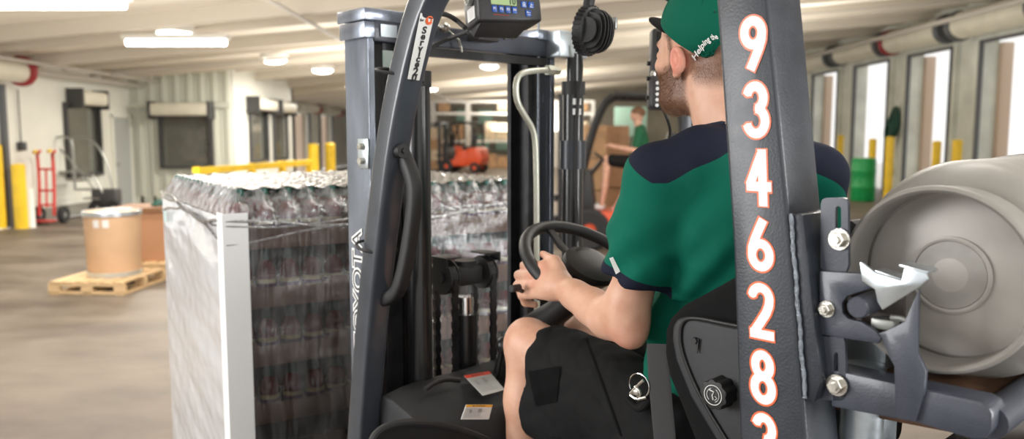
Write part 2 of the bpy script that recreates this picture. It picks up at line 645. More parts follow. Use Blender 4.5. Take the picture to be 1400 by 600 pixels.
# ------------------------------------------------------------------ signed-distance modelling for bodies and cloth
class Field:
    def __init__(s, lo, hi, h):
        s.lo = np.array(lo, float)
        s.h = h
        s.n = np.ceil((np.array(hi) - s.lo) / h).astype(int) + 1
        s.v = np.full(s.n, .06, np.float32)
        s.ax = [s.lo[i] + h * np.arange(s.n[i]) for i in range(3)]

    def block(s, lo, hi):
        a = np.clip(np.floor((np.array(lo) - s.lo) / s.h).astype(int), 0, s.n)
        b = np.clip(np.ceil((np.array(hi) - s.lo) / s.h).astype(int) + 1, 0, s.n)
        sl = tuple(slice(a[i], b[i]) for i in range(3))
        g = np.meshgrid(*[s.ax[i][sl[i]] for i in range(3)], indexing='ij')
        return sl, np.stack(g, -1).astype(np.float32)

    def smin(s, sl, d, k):
        v = s.v[sl]
        h = np.clip(.5 + .5 * (v - d) / k, 0, 1)
        s.v[sl] = v * (1 - h) + d * h - k * h * (1 - h)

    def cap(s, a, b, ra, rb, k=.012, flat=None):
        a = np.array(a, float)
        b = np.array(b, float)
        mr = max(ra, rb) + .04 + k
        sl, P = s.block(np.minimum(a, b) - mr, np.maximum(a, b) + mr)
        if P.size == 0:
            return s
        ab = b - a
        t = np.clip(((P - a) @ ab) / max(1e-9, ab @ ab), 0, 1)
        q = P - (a + t[..., None] * ab)
        if flat is not None:          # (axis, factor): squash the section across an axis
            ax = np.array(flat[0], float)
            ax /= np.linalg.norm(ax)
            c = q @ ax
            q = q + ax * (c * (flat[1] - 1))[..., None]
        d = np.linalg.norm(q, axis=-1) - (ra + (rb - ra) * t)
        s.smin(sl, d, k)
        return s

    def chain(s, pts, k=.012, flat=None):
        for p, q in zip(pts, pts[1:]):
            s.cap(p[:3], q[:3], p[3], q[3], k, flat)
        return s

    def ell(s, c, r, k=.015, rot=None, sub=False):
        c = np.array(c, float)
        r = np.array(r, float)
        mr = r.max() + .04 + k
        sl, P = s.block(c - mr, c + mr)
        if P.size == 0:
            return s
        q = P - c
        if rot is not None:
            q = q @ np.array(Euler(rot).to_matrix())
        k0 = np.linalg.norm(q / r, axis=-1)
        k1 = np.linalg.norm(q / (r * r), axis=-1) + 1e-9
        d = k0 * (k0 - 1) / k1
        if sub:
            v = s.v[sl]
            h = np.clip(.5 - .5 * (v + d) / k, 0, 1)
            s.v[sl] = v * (1 - h) - d * h + k * h * (1 - h)
        else:
            s.smin(sl, d, k)
        return s

    def cut(s, p, n, lo=None, hi=None):
        """remove everything on the side the normal points to"""
        n = np.array(n, float)
        n /= np.linalg.norm(n)
        sl, P = s.block(lo if lo is not None else s.lo, hi if hi is not None else s.lo + s.h * s.n)
        s.v[sl] = np.maximum(s.v[sl], (P - np.array(p, float)) @ n)
        return s

    def add(s, f, lo=None, hi=None):
        sl, P = s.block(lo if lo is not None else s.lo, hi if hi is not None else s.lo + s.h * s.n)
        s.v[sl] += f(P)
        return s

    def mesh(s, name):
        V = s.v
        sg = V < 0
        nx, ny, nz = V.shape
        acc = np.zeros((nx - 1, ny - 1, nz - 1, 3), np.float32)
        cnt = np.zeros((nx - 1, ny - 1, nz - 1), np.int16)
        crosses = []
        for ax in range(3):
            lo = [slice(None)] * 3
            hi = [slice(None)] * 3
            lo[ax] = slice(0, -1)
            hi[ax] = slice(1, None)
            a, b = V[tuple(lo)], V[tuple(hi)]
            x = sg[tuple(lo)] != sg[tuple(hi)]
            idx = np.argwhere(x)
            av, bv = a[x], b[x]
            t = av / (av - bv)
            pos = idx.astype(np.float32)
            pos[:, ax] += t
            crosses.append((idx, av < 0))
            o1, o2 = [q for q in range(3) if q != ax]
            for d1 in (0, -1):
                for d2 in (0, -1):
                    c = idx.copy()
                    c[:, o1] += d1
                    c[:, o2] += d2
                    ok = (c >= 0).all(1) & (c < np.array(acc.shape[:3])).all(1)
                    cc = c[ok]
                    np.add.at(acc, (cc[:, 0], cc[:, 1], cc[:, 2]), pos[ok])
                    np.add.at(cnt, (cc[:, 0], cc[:, 1], cc[:, 2]), 1)
        act = cnt > 0
        ids = np.full(act.shape, -1, np.int64)
        ids[act] = np.arange(act.sum())
        verts = acc[act] / cnt[act][:, None] * s.h + s.lo
        faces = []
        for ax in range(3):
            idx, inside = crosses[ax]
            o1, o2 = (ax + 1) % 3, (ax + 2) % 3
            q = []
            ok = np.ones(len(idx), bool)
            for d1, d2 in ((0, 0), (-1, 0), (-1, -1), (0, -1)):
                c = idx.copy()
                c[:, o1] += d1
                c[:, o2] += d2
                g = (c >= 0).all(1) & (c < np.array(act.shape)).all(1)
                ok &= g
                c[~g] = 0
                q.append(ids[c[:, 0], c[:, 1], c[:, 2]])
            Q = np.stack(q, 1)
            Q = np.where(inside[:, None], Q, Q[:, ::-1])[ok]
            faces.append(Q)
        F = np.concatenate(faces)
        F = F[(F >= 0).all(1)]
        me = bpy.data.meshes.new(name)
        me.vertices.add(len(verts))
        me.vertices.foreach_set('co', verts.astype(np.float32).ravel())
        me.loops.add(F.size)
        me.loops.foreach_set('vertex_index', F.astype(np.int32).ravel())
        me.polygons.add(len(F))
        me.polygons.foreach_set('loop_start', np.arange(0, F.size, 4, dtype=np.int32))
        me.polygons.foreach_set('loop_total', np.full(len(F), 4, np.int32))
        me.polygons.foreach_set('use_smooth', np.ones(len(F), bool))
        me.update(calc_edges=True)
        me.validate()
        # one relaxing pass takes the grid steps out
        ev = np.empty(len(me.edges) * 2, np.int32)
        me.edges.foreach_get('vertices', ev)
        ev = ev.reshape(-1, 2)
        co = verts.astype(np.float64)
        for _ in range(2):
            sm = np.zeros_like(co)
            dg = np.zeros(len(co))
            np.add.at(sm, ev[:, 0], co[ev[:, 1]])
            np.add.at(sm, ev[:, 1], co[ev[:, 0]])
            np.add.at(dg, ev[:, 0], 1)
            np.add.at(dg, ev[:, 1], 1)
            co = co * .5 + .5 * sm / np.maximum(dg, 1)[:, None]
        me.vertices.foreach_set('co', co.astype(np.float32).ravel())
        me.update()
        return me, co


def attr(me, name, vals):
    a = me.attributes.new(name, 'FLOAT', 'POINT')
    a.data.foreach_set('value', np.asarray(vals, np.float32))

# ================================================================== THE SETTING
def floor_mat():
    m, nt, b = nodes_of('worn_concrete', .5)
    tc = nt.nodes.new('ShaderNodeTexCoord')
    n = nt.nodes.new('ShaderNodeTexNoise')
    n.inputs['Scale'].default_value = .55
    n.inputs['Detail'].default_value = 9
    n.inputs['Roughness'].default_value = .62
    mp = nt.nodes.new('ShaderNodeMapping')
    mp.inputs['Scale'].default_value = (1.3, 2.2, 1)
    nt.links.new(tc.outputs['Object'], mp.inputs[0])
    nt.links.new(mp.outputs[0], n.inputs['Vector'])
    r = nt.nodes.new('ShaderNodeValToRGB')
    e = r.color_ramp.elements
    e[0].position, e[0].color = .32, (.07, .052, .038, 1)
    e[1].position, e[1].color = .62, (.185, .15, .118, 1)
    e2 = r.color_ramp.elements.new(.5)
    e2.color = (.14, .112, .085, 1)
    nt.links.new(n.outputs['Fac'], r.inputs[0])
    nt.links.new(r.outputs[0], b.inputs['Base Color'])
    mr = nt.nodes.new('ShaderNodeMapRange')
    mr.inputs['To Min'].default_value = .38
    mr.inputs['To Max'].default_value = .7
    b.inputs['Specular IOR Level'].default_value = .35
    nt.links.new(n.outputs['Fac'], mr.inputs['Value'])
    nt.links.new(mr.outputs[0], b.inputs['Roughness'])
    return m


M_floor = floor_mat()
M_wall = mat('painted_wall', (.74, .74, .67), .6, 0, 0, .2, 20, .05, 1.2)
M_corr = mat('corrugated_panel', (.56, .57, .49), .45, 0, .1)
M_wallr = mat('dock_wall', (.66, .68, .61), .6, 0, 0, .2, 20, .15, 1.5)
M_ceil = mat('ceiling_deck', (.80, .745, .65), .7, 0, 0, .2, 20, .10, .7, stretch=(.4, 2, 1))
M_rib = mat('ceiling_rib', (.55, .50, .42), .7)
M_pipe = mat('ceiling_pipe', (.45, .42, .37), .5)
M_far = mat('far_wall', (.36, .33, .27), .8, var=.3, vscale=.6)
M_gdoor = mat('grey_door', (.42, .44, .43), .5)
M_base = mat('baseboard_paint', (.25, .24, .21), .6)

XL, XR, YC = -9.1, 11.0, 19.3

fb = MB()
fb.box((1.25, 22, -.05), (20.5, 50, .1))
struct(fb, 'floor', M_floor, smooth=0)

cb = MB()
z0, z1 = ceil_z(XL - .3), ceil_z(XR + .3)
cb.hull([(XL - .3, -1.5, z0), (XR + .3, -1.5, z1), (XR + .3, 46.3, z1), (XL - .3, 46.3, z0),
         (XL - .3, -1.5, z0 + .2), (XR + .3, -1.5, z1 + .2), (XR + .3, 46.3, z1 + .2), (XL - .3, 46.3, z0 + .2)])
struct(cb, 'ceiling', M_ceil, smooth=0)
rb = MB()
k = 0
y = 1.0
while y < 45.5:
    w = .16 if k % 2 else .10
    dpt = .22 if k % 2 else .12
    rb.hull([(XL, y, z0 + .03 - dpt), (XR, y, z1 - .03 - dpt), (XR, y + w, z1 - .03 - dpt), (XL, y + w, z0 + .03 - dpt),
             (XL, y, z0 + .02), (XR, y, z1), (XR, y + w, z1), (XL, y + w, z0 + .02)])
    y += 1.55
    k += 1
struct(rb, 'ceiling_rib', M_rib, smooth=0)
pb = MB()
for (xx, drop, r) in ((XL + .35, .30, .05), (XL + .7, .22, .035), (-3.0, .3, .03), (9.9, .5, .06)):
    pb.tube([(xx, -1, ceil_z(xx) - drop), (xx, 45, ceil_z(xx) - drop)], r, 10)
pb.tube([(-8.8, 20 - 3, ceil_z(-8) - .28), (10.5, 20 - 3, ceil_z(10.5) - .28)], .03, 8)
struct(pb, 'ceiling_pipe', M_pipe)

# --- left wall, the office box that stands out from it, the far wall
wl = MB()


def wall_x(mb, x, y0, y1, za, zb, t=.2, side=-1):
    """a slab of a wall that runs along y; its room face lies at x"""
    mb.box((x + side * t / 2, (y0 + y1) / 2, (za + zb) / 2), (t, y1 - y0, zb - za))


ZL = ceil_z(XL) + .02
WLa, WLb, WLz0, WLz1 = 16.5, 17.75, .85, 2.25
wall_x(wl, XL, -1.5, 11.4, 0, ZL)
wall_x(wl, XL, 11.4, 14.4, 2.55, ZL)
wall_x(wl, XL, 14.4, WLa, 0, ZL)
wall_x(wl, XL, WLa, WLb, 0, WLz0)
wall_x(wl, XL, WLa, WLb, WLz1, ZL)
wall_x(wl, XL, WLb, 24.8, 0, ZL)
for (a, b_) in ((24.8, 29.0), (31.6, 33.6), (36.2, 38.2), (40.8, 46.0)):
    wall_x(wl, XL, a, b_, 0, ZL)
for (a, b_) in ((29.0, 31.6), (33.6, 36.2), (38.2, 40.8)):
    wall_x(wl, XL, a, b_, 2.6, ZL)
struct(wl, 'wall_left', M_wall, smooth=0)

cw = MB()
XA = -6.67
wx0, wx1 = W(224, 190, YC).x, W(289, 190, YC).x
wz0, wz1 = W(250, 226, YC).z, W(250, 160, YC).z


def corr(mb, x0, x1, za, zb, y):
    """trapezoid ribbed sheet facing -y"""
    p = .30
    xs = []
    x = XL
    while x < XA:
        for dx, dy in ((0, 0), (.17, 0), (.20, -.05), (.27, -.05), (.30, 0)):
            xs.append((x + dx, y + dy))
        x += p
    seg = [q for q in xs if x0 <= q[0] <= x1]
    if not seg:
        return
    seg = [(x0, seg[0][1])] + seg + [(x1, seg[-1][1])]
    for a, b in zip(seg, seg[1:]):
        if b[0] - a[0] > 1e-4:
            mb.poly([(a[0], a[1], za), (b[0], b[1], za), (b[0], b[1], zb), (a[0], a[1], zb)])


zt = ceil_z(-7.9) + .1
for (a, b_, c_, d_) in ((XL, wx0, 0, zt), (wx1, XA, 0, zt), (wx0, wx1, 0, wz0), (wx0, wx1, wz1, zt)):
    corr(cw, a, b_, c_, d_, YC)
    cw.box(((a + b_) / 2, YC + .08, (c_ + d_) / 2), (b_ - a, .12, d_ - c_))
struct(cw, 'wall_office', M_corr, smooth=0)
tb = MB()
tb.box(((XL + XA) / 2, YC - .06, wz1 + .28), (XA - XL, .06, .12))
tb.box(((XL + XA) / 2, YC - .02, .1), (XA - XL, .06, .2))
tag(tb.build('trim_1', M_corr, smooth=0), kind='structure')

ws = MB()
YE = 24.7
wn = [(20.55, 21.9), (22.6, 23.8)]
zt2 = ceil_z(XA) + .05
cur = YC - .02
for a, b_ in wn:
    wall_x(ws, XA, cur, a, 0, zt2, .15)
    wall_x(ws, XA, a, b_, 0, 1.02, .15)
    wall_x(ws, XA, a, b_, 2.27, zt2, .15)
    cur = b_
wall_x(ws, XA, cur, YE, 0, zt2, .15)
ws.box(((XL + XA) / 2, YE - .08, zt2 / 2), (XA - XL, .15, zt2))
struct(ws, 'wall_office_side', M_wall, smooth=0)
# office interior seen through its panes
oi = MB()
oi.box((-7.9, 22.0, .04), (2.1, 5.0, .04))
oi.box((-7.9, 24.4, 1.6), (2.1, .06, 3.1))
oi.box((XL + .1, 21.9, 1.6), (.06, 5.0, 3.1))
oi.box((XL - 1.2, 17.2, 1.5), (.05, 3, 3))
oi.box((XL - .7, 18.6, 1.5), (1.0, .05, 3))
oi.box((XL - .7, 15.7, 1.5), (1.0, .05, 3))
struct(oi, 'wall_office_inside', M_darkroom, smooth=0)
dk = empty('office_desk', (-7.8, 21.4, .06), 0, 'brown desk with a dark monitor behind the office window', 'desk')
b = MB(); b.box((0, 0, .95), (1.6, .6, .05)); b.build('desk_top', M_box, dk)
for sx in (-.75, .75):
    b = MB(); b.box((sx, 0, .5), (.05, .55, .9)); b.build('leg', M_frame, dk)
b = MB(); b.box((-.25, 0, 1.25), (.5, .05, .34), bevel=.02); b.box((-.25, .02, 1.02), (.08, .06, .12)); b.build('monitor', M_blk, dk)


def office_window(n, origin, xd, w, h, roll=True, rollw=None):
    """frame, pane and roller box; origin = lower corner, xd = direction along the wall, normal to the room = n"""
    X = Vector(xd)
    N = Vector((X.y, -X.x, 0))
    o = Vector(origin)
    root = empty('window_%d' % n)
    root['kind'] = 'structure'

    def bx(mb, a, b_, z0_, z1_, d0, d1):
        p = [o + X * a + N * d0, o + X * b_ + N * d0, o + X * b_ + N * d1, o + X * a + N * d1]
        mb.hull([q + Vector((0, 0, z0_)) for q in p] + [q + Vector((0, 0, z1_)) for q in p])
    f = MB()
    t = .07
    bx(f, -t, 0, -t, h + t, -.1, .08)
    bx(f, w, w + t, -t, h + t, -.1, .08)
    bx(f, 0, w, -t, 0, -.1, .08)
    bx(f, 0, w, h, h + t, -.1, .08)
    f.build('frame', M_frame, root, smooth=0)
    p = MB()
    bx(p, 0, w, 0, h, -.03, -.02)
    m = bpy.data.materials.get('clear_pane')
    if m is None:
        m, nt, bb = nodes_of('clear_pane', .05)
        tr = nt.nodes.new('ShaderNodeBsdfTransparent')
        tr.inputs[0].default_value = (.8, .82, .8, 1)
        mx = nt.nodes.new('ShaderNodeMixShader')
        mx.inputs[0].default_value = .25
        nt.links.new(tr.outputs[0], mx.inputs[1])
        nt.links.new(bb.outputs[0], mx.inputs[2])
        nt.links.new(mx.outputs[0], nt.nodes['Material Output'].inputs['Surface'])
        bb.inputs['Base Color'].default_value = (.3, .3, .27, 1)
    p.build('pane', m, root, smooth=0)
    if roll:
        rw = rollw or (-.12, w + .06)
        r = MB()
        c0 = o + X * rw[0] + N * .2 + Vector((0, 0, h + .17))
        c1 = o + X * rw[1] + N * .2 + Vector((0, 0, h + .17))
        r.tube([c0, c1], .15, 14, ry=.15)
        rr = r.build('shutter_box', M_roll, root)
        e = MB()
        for a_ in (rw[0] - .07, rw[1] + .0):
            bx(e, a_, a_ + .07, h - .05, h + .36, .0, .34)
        e.build('bracket', M_frame, root, smooth=0)
    return root


office_window(1, (XL, WLa, WLz0), (0, 1, 0), WLb - WLa, WLz1 - WLz0, True, (.15, 1.1))
office_window(2, (wx0, YC - .06, wz0), (1, 0, 0), wx1 - wx0, wz1 - wz0)
office_window(3, (XA, 20.55, 1.02), (0, 1, 0), 1.35, 1.25)
office_window(4, (XA, 22.6, 1.02), (0, 1, 0), 1.2, 1.25)
sc_ = MB()
# grey steel door of the left wall beside the office box
d1 = empty('door_1'); d1['kind'] = 'structure'
b = MB(); b.box((XL + .02, 18.78, 1.02), (.05, .80, 2.04)); b.build('leaf', M_gdoor, d1, smooth=0)
b = MB()
for yy in (18.34, 19.2):
    b.box((XL + .03, yy, 1.05), (.09, .08, 2.1))
b.box((XL + .03, 18.78, 2.1), (.09, .96, .08))
b.build('frame', M_wall, d1, smooth=0)
b = MB(); b.box((XL + .07, 18.48, 1.0), (.05, .12, .03)); b.build('handle', M_silver, d1)

bw = MB()
bw.box((1.25, 46.1, 2.5), (20, .2, 5.2))
struct(bw, 'wall_back', M_far, smooth=0)
bb_ = MB()
bb_.box((XL + .03, 16.5, .12), (.06, 3.5, .24))
struct(bb_, 'baseboard_left', M_base, smooth=0)

# --- right wall with its dock doors
DOORS_R = [(37.6, 35.3), (34.1, 31.8), (30.6, 28.3), (27.1, 24.8)]
DOORS_R = [(33.2, 30.9), (29.6, 27.25), (26.0, 23.6), (22.5, 20.25), (19.05, 16.75), (15.6, 13.3), (12.1, 9.8), (8.6, 6.3)]
ZD = 3.85
wr = MB()
ZR = ceil_z(XR) + .05
cur = 46.0
for a, b_ in DOORS_R:
    wall_x(wr, XR, a, cur, 0, ZR, .35, 1)
    wall_x(wr, XR, b_, a, ZD, ZR, .35, 1)
    cur = b_
wall_x(wr, XR, -1.5, cur, 0, ZR, .35, 1)
struct(wr, 'wall_right', M_wallr, smooth=0)
tr_ = MB()
tr_.box((XR - .06, 20, 4.72), (.12, 52 - .2, .1))
tr_.box((XR - .12, 20, 4.62), (.24, 50, .03))
for a, b_ in DOORS_R:
    for yy in (a + .12, b_ - .12):
        tr_.box((XR - .05, yy, ZD / 2), (.1, .14, ZD))
    tr_.box((XR - .03, (a + b_) / 2, ZD + .06), (.06, a - b_ + .4, .12))
tag(tr_.build('trim_2', M_wallr, smooth=0), kind='structure')
for i, (a, b_) in enumerate(DOORS_R):
    d = empty('door_%d' % (i + 2)); d['kind'] = 'structure'
    r = MB()
    r.tube([(XR - .42, b_ - .25, 4.22), (XR - .42, a + .25, 4.22)], .30, 24)
    for q in range(24):
        an = 2 * pi * q / 24
        r.box((XR - .42 + .3 * cos(an), (a + b_) / 2, 4.22 + .3 * sin(an)), (.025, a - b_ + .4, .05), rot=(0, -an, 0))
    r.build('shutter_roll', M_roll, d)
    r = MB()
    r.cyl((XR - .42, a + .25, 4.22), (XR - .42, a + .42, 4.22), .36, 28, bev=.03)
    r.build('roll_end', M_dred if i in (3,) else M_dgrey, d)
    r = MB()
    r.cyl((XR - .42, b_ - .42, 4.22), (XR - .42, b_ - .25, 4.22), .36, 28, bev=.03)
    r.build('roll_end', M_dgrey, d)
    r = MB()
    for yy in (a - .02, b_ + .02):
        r.box((XR - .08, yy, ZD / 2), (.09, .07, ZD))
    r.box((XR - .04, (a + b_) / 2, ZD - .03), (.1, a - b_, .07))
    r.build('guide_rail', M_dgrey, d, smooth=0)
    if i not in (2,):
        r = MB()
        r.box((XR + .35 + .14, a + .02, 1.9), (.28, .3, 3.8), bevel=.02)
        r.build('dock_pad', M_tan, d)
# apron of the yard outside the doors
ap = MB()
ap.box((26, 20, -.1), (29, 60, .1))
struct(ap, 'floor_yard', mat('yard_concrete', (.75, .73, .7), .8), smooth=0)

# dock doors of the left wall: the near one with its red roll end, three far ones
for i, (a, b_, zz) in enumerate(((14.4, 11.4, 2.55), (31.6, 29.0, 2.6), (36.2, 33.6, 2.6), (40.8, 38.2, 2.6))):
    d = empty('door_%d' % (i + 11)); d['kind'] = 'structure'
    r = MB()
    r.tube([(XL + .35, b_ - .2, zz + .22), (XL + .35, a + .1, zz + .22)], .19, 20)
    r.build('shutter_roll', M_roll, d)
    r = MB()
    r.cyl((XL + .35, a + .1, zz + .24), (XL + .35, a + .22, zz + .24), .27, 24, bev=.02)
    r.build('roll_end', M_dred, d)
    r = MB()
    r.box((XL + .05, a + .02, zz / 2), (.1, .09, zz))
    r.box((XL + .05, b_ - .02, zz / 2), (.1, .09, zz))
    r.build('guide_rail', M_dgrey, d, smooth=0)
    r = MB()
    r.box((XL - .5, a - .15, zz / 2), (.6, .3, zz))
    r.build('dock_pad', M_tan, d, smooth=0)
wc = MB()
wc.tube([(XL + .05, 14.9, 2.5), (XL + .05, 14.9, 1.5)], .012, 6)
wc.box((XL + .06, 14.9, 1.45), (.12, .14, .16), bevel=.02)
tag(wc.build('pull_chain_box', M_frame), 'dark control box on the white wall under a thin conduit', 'control box')

# --- ceiling lamps
lamps = [(50, 9, 1.9, 'long white tube lamp under the ceiling, nearest the left dock shutter'),
         (241, 60, 1.5, 'long bright tube lamp in front of the corrugated office wall')]
for i, (x, y, w, lab) in enumerate(lamps):
    p = ceil_pt(x, y, .40)
    p.z = ceil_z(p.x)
    r = empty('tube_lamp', (p.x, p.y, p.z - .40), 0, lab, 'ceiling lamp', 'tube lamps')
    b = MB(); b.box((0, 0, .1), (w + .1, .2, .08), bevel=.02); b.build('housing', M_lampbody, r)
    b = MB(); b.tube([(-w / 2, 0, .02), (w / 2, 0, .02)], .05, 12); b.build('tube', M_lampglow, r)
    area('lamp_light', (p.x, p.y, p.z - .50), w, 60, color=(1, .95, .87), sy=.12)
round_l = [(239, 47, 'above the long tube lamp by the office'), (372, 82, 'over the bright side wall of the office'),
           (450, 100, 'just beside the left mast post'), (647, 71, 'below the weighing display, nearer of two'),
           (669, 91, 'below the weighing display, farther of two'), (480, 118, 'farthest one, behind the left mast post'),
           (905, 108, 'behind the handheld terminal'), (588, 122, 'small far one above the stacked cartons')]
for i, (x, y, lab) in enumerate(round_l):
    p = ceil_pt(x, y, .2)
    p.z = ceil_z(p.x)
    p.y = (round((p.y - 1.9) / 1.55) * 1.55) + 1.9
    r = empty('round_lamp', (p.x, p.y, p.z - .18), 0, 'round bright ceiling lamp ' + lab, 'ceiling lamp', 'round ceiling lamps')
    b = MB(); b.cyl((0, 0, 0), (0, 0, .12), .30, 24, bev=.02); b.build('housing', M_lampbody, r)
    b = MB(); b.sphere((0, 0, 0), .25, (1, 1, .35)); b.build('lens', M_lampglow, r)
    area('lamp_light', (p.x, p.y, p.z - .32), .45, 170, color=(1, .95, .87))


# ================================================================== BACKGROUND THINGS
def bollard(x, y, h, r, m, lab, name='bollard', cat='bollard', grp=None):
    b = MB()
    b.lathe([(0, 0), (r * 1.05, 0), (r * 1.05, .01), (r, .015), (r, h - r * .25), (r * .85, h - .02), (0, h)], (0, 0, 0), (0, 0, 1), 20)
    o = b.build(name, m)
    o.location = (x, y, 0)
    return tag(o, lab, cat, grp)


G = 'yellow bollards by the dock doors'
p = floor_pt(30, 312); bollard(p.x, p.y, W(30, 223, p.y).z, .11, M_yellow, 'thick yellow bollard beside the red hand truck', grp=G)
p = floor_pt(43, 311); bollard(p.x, p.y, W(43, 256, p.y).z, .07, M_wpost, 'short white post between yellow bollard and red hand truck', 'guard_post', 'post')
p = floor_pt(1, 312); bollard(p.x, p.y, 1.5, .10, M_yellow, 'yellow bollard standing in the near dock door of the left wall', grp=G)
p = floor_pt(1213, 277); bollard(p.x, p.y, W(1213, 186, p.y).z, .10, M_yellow, 'yellow bollard right in front of the green drum', grp=G)
for (x, yt, Y, lab) in ((1193, 189, 20.6, 'yellow bollard rising behind the green drum'), (1281, 192, 18.2, 'slimmer yellow bollard above the gas tank, left of two'),
                        (1309, 190, 16.5, 'thicker yellow bollard above the gas tank, right of two'), (1149, 184, 24.5, 'yellow bollard beside the driver\'s shoulder at the dock doors')):
    q = W(x, 200, Y); bollard(q.x, Y, W(x, yt, Y).z, .095, M_yellow, lab, grp=G)
for (x, yt, Y, lab) in ((428, 196, 24, 'yellow bollard at the office corner, behind the yellow barrier end'), (451, 195, 26, 'yellow bollard left of the mast post, in front of far shutters')):
    q = W(x, 200, Y); bollard(q.x, Y, W(x, yt, Y).z, .16, M_yellow, lab, grp=G)

# green drum in the doorway
p = floor_pt(1190, 276)
gd = empty('plastic_drum', (p.x - .05, p.y + .35, 0), 0, 'bright green plastic drum in front of the open dock door', 'drum')
b = MB(); b.lathe([(0, 0), (.27, 0), (.29, .03), (.29, .32), (.30, .34), (.30, .38), (.29, .40), (.29, .72), (.30, .74), (.30, .78), (.29, .80), (.29, 1.04), (.26, 1.08), (0, 1.08)], (0, 0, 0), (0, 0, 1), 28); b.build('body', M_green, gd)
b = MB(); b.cyl((.1, 0, 1.07), (.1, 0, 1.11), .04, 12); b.cyl((-.1, 0, 1.07), (-.1, 0, 1.11), .04, 12); b.build('bung', M_wpost, gd)
# dark green coil of hose on the pier
q = W(1217, 160, 22.9)
b = MB()
for i in range(5):
    rr = .24 - .02 * i
    pts = [(XR - .12 - .05 * i, 23.0 + rr * cos(t * pi / 8), 2.05 + rr * 1.6 * sin(t * pi / 8) - .08 * i) for t in range(16)]
    b.tube(pts, .045, 8, closed=True)
b.tube([(XR - .15, 23.0, 1.7), (XR - .18, 22.95, 1.1), (XR - .12, 23.0, .5)], .035, 8, smooth=1)
tag(b.build('coiled_hose', M_dkgreen), 'dark green coiled hose hanging on the pier above the drum', 'hose')

# yellow barrier
A = W(268, 232, 14.0); B = W(424, 219, 18.6)
yb = empty('guard_rail', (0, 0, 0), 0, 'yellow steel barrier running behind the wrapped bottle load', 'barrier')
b = MB()
d = (B - A)
an = atan2(d.y, d.x)
b.box(((A.x + B.x) / 2, (A.y + B.y) / 2, 1.03), (Vector((d.x, d.y)).length, .10, .12), rot=(0, 0, an)); b.build('top_rail', M_yellow, yb)
b = MB(); b.box(((A.x + B.x) / 2, (A.y + B.y) / 2, .55), (Vector((d.x, d.y)).length, .08, .12), rot=(0, 0, an)); b.build('middle_rail', M_yellow, yb)
for t in (0.01, .42, .7, .99):
    q = A.lerp(B, t)
    b = MB(); b.box((q.x, q.y, .55), (.12, .12, 1.1), rot=(0, 0, an)); b.box((q.x, q.y, .01), (.25, .25, .02), rot=(0, 0, an)); b.build('rail_post', M_yellow, yb)

# red hand truck leaning by the wall
p = floor_pt(60, 305)
ht = empty('hand_truck', (p.x + .15, p.y - .1, 0), 0, 'red two-wheeled hand truck standing against the white wall', 'hand truck')
for sx in (-.17, .11):
    b = MB()
    b.tube([(sx, 0, .15), (sx - .02, .1, .75), (sx - .06, .17, 1.18), (sx - .02, .08, 1.30), (sx + .1, -.02, 1.36)], .028, 10, smooth=2)
    b.build('side_tube', M_red, ht)
b = MB()
for z_ in (.35, .62, 1.02):
    b.tube([(-.18, .1 * z_, z_), (.10, .1 * z_, z_)], .022, 8)
b.tube([(-.03, .02, .3), (-.05, .1, 1.0)], .02, 8)
b.build('crossbar', M_red, ht)
b = MB(); b.box((-.02, -.12, .07), (.40, .26, .02)); b.build('toe_plate', M_red, ht)
b = MB(); b.tube([(.07, -.0, 1.35), (.14, -.05, 1.37)], .034, 8); b.tube([(-.20, -.0, 1.33), (-.13, -.05, 1.36)], .034, 8); b.build('grip', M_yellow, ht)
for sx in (-.24, .22):
    b = MB(); b.lathe([(.05, -.04), (.14, -.05), (.16, -.03), (.16, .03), (.14, .05), (.05, .04)], (sx, .12, .16), (1, 0, 0), 22, closed=True); w_ = b.build('wheel', M_tyre, ht)
    b = MB(); b.cyl((sx - .035, .12, .16), (sx + .035, .12, .16), .07, 14); b.build('hub', M_silver, w_)

# silver stair cart
p = floor_pt(98, 298)
sc = empty('platform_cart', (p.x, p.y + .1, 0), 0, 'silver tubular cart with a tall loop handle beside the red hand truck', 'cart')
b = MB(); b.tube([(-.55, 0, .15), (-.45, 0, .8), (-.40, 0, 1.50), (-.30, 0, 1.62), (-.02, 0, 1.62), (.05, 0, 1.5), (.05, 0, .55)], .025, 8, smooth=2); b.build('loop_handle', M_silver, sc)
b = MB(); b.tube([(-.1, .3, 1.6), (.25, .3, 1.62), (.55, .3, 1.2), (.7, .3, .3)], .022, 8, smooth=2); b.tube([(-.35, .1, 1.5), (.6, .1, .3)], .02, 8); b.tube([(-.5, 0, .9), (.35, 0, .95), (.6, 0, .5)], .02, 8, smooth=1); b.build('side_frame', M_silver, sc)
b = MB()
for i in range(4):
    b.box((-.12 + .16 * i, .15, .92 - .18 * i), (.34, .34, .03))
b.build('step', M_silver, sc)
for sx in (.45, .78):
    b = MB(); b.lathe([(.06, -.05), (.16, -.06), (.18, 0), (.16, .06), (.06, .05)], (sx, .05, .18), (0, 1, 0), 20, closed=True); w_ = b.build('wheel', M_tyre, sc)
b = MB(); b.box((.6, .15, .42), (.5, .3, .3), bevel=.04); b.build('motor_box', M_frame, sc)


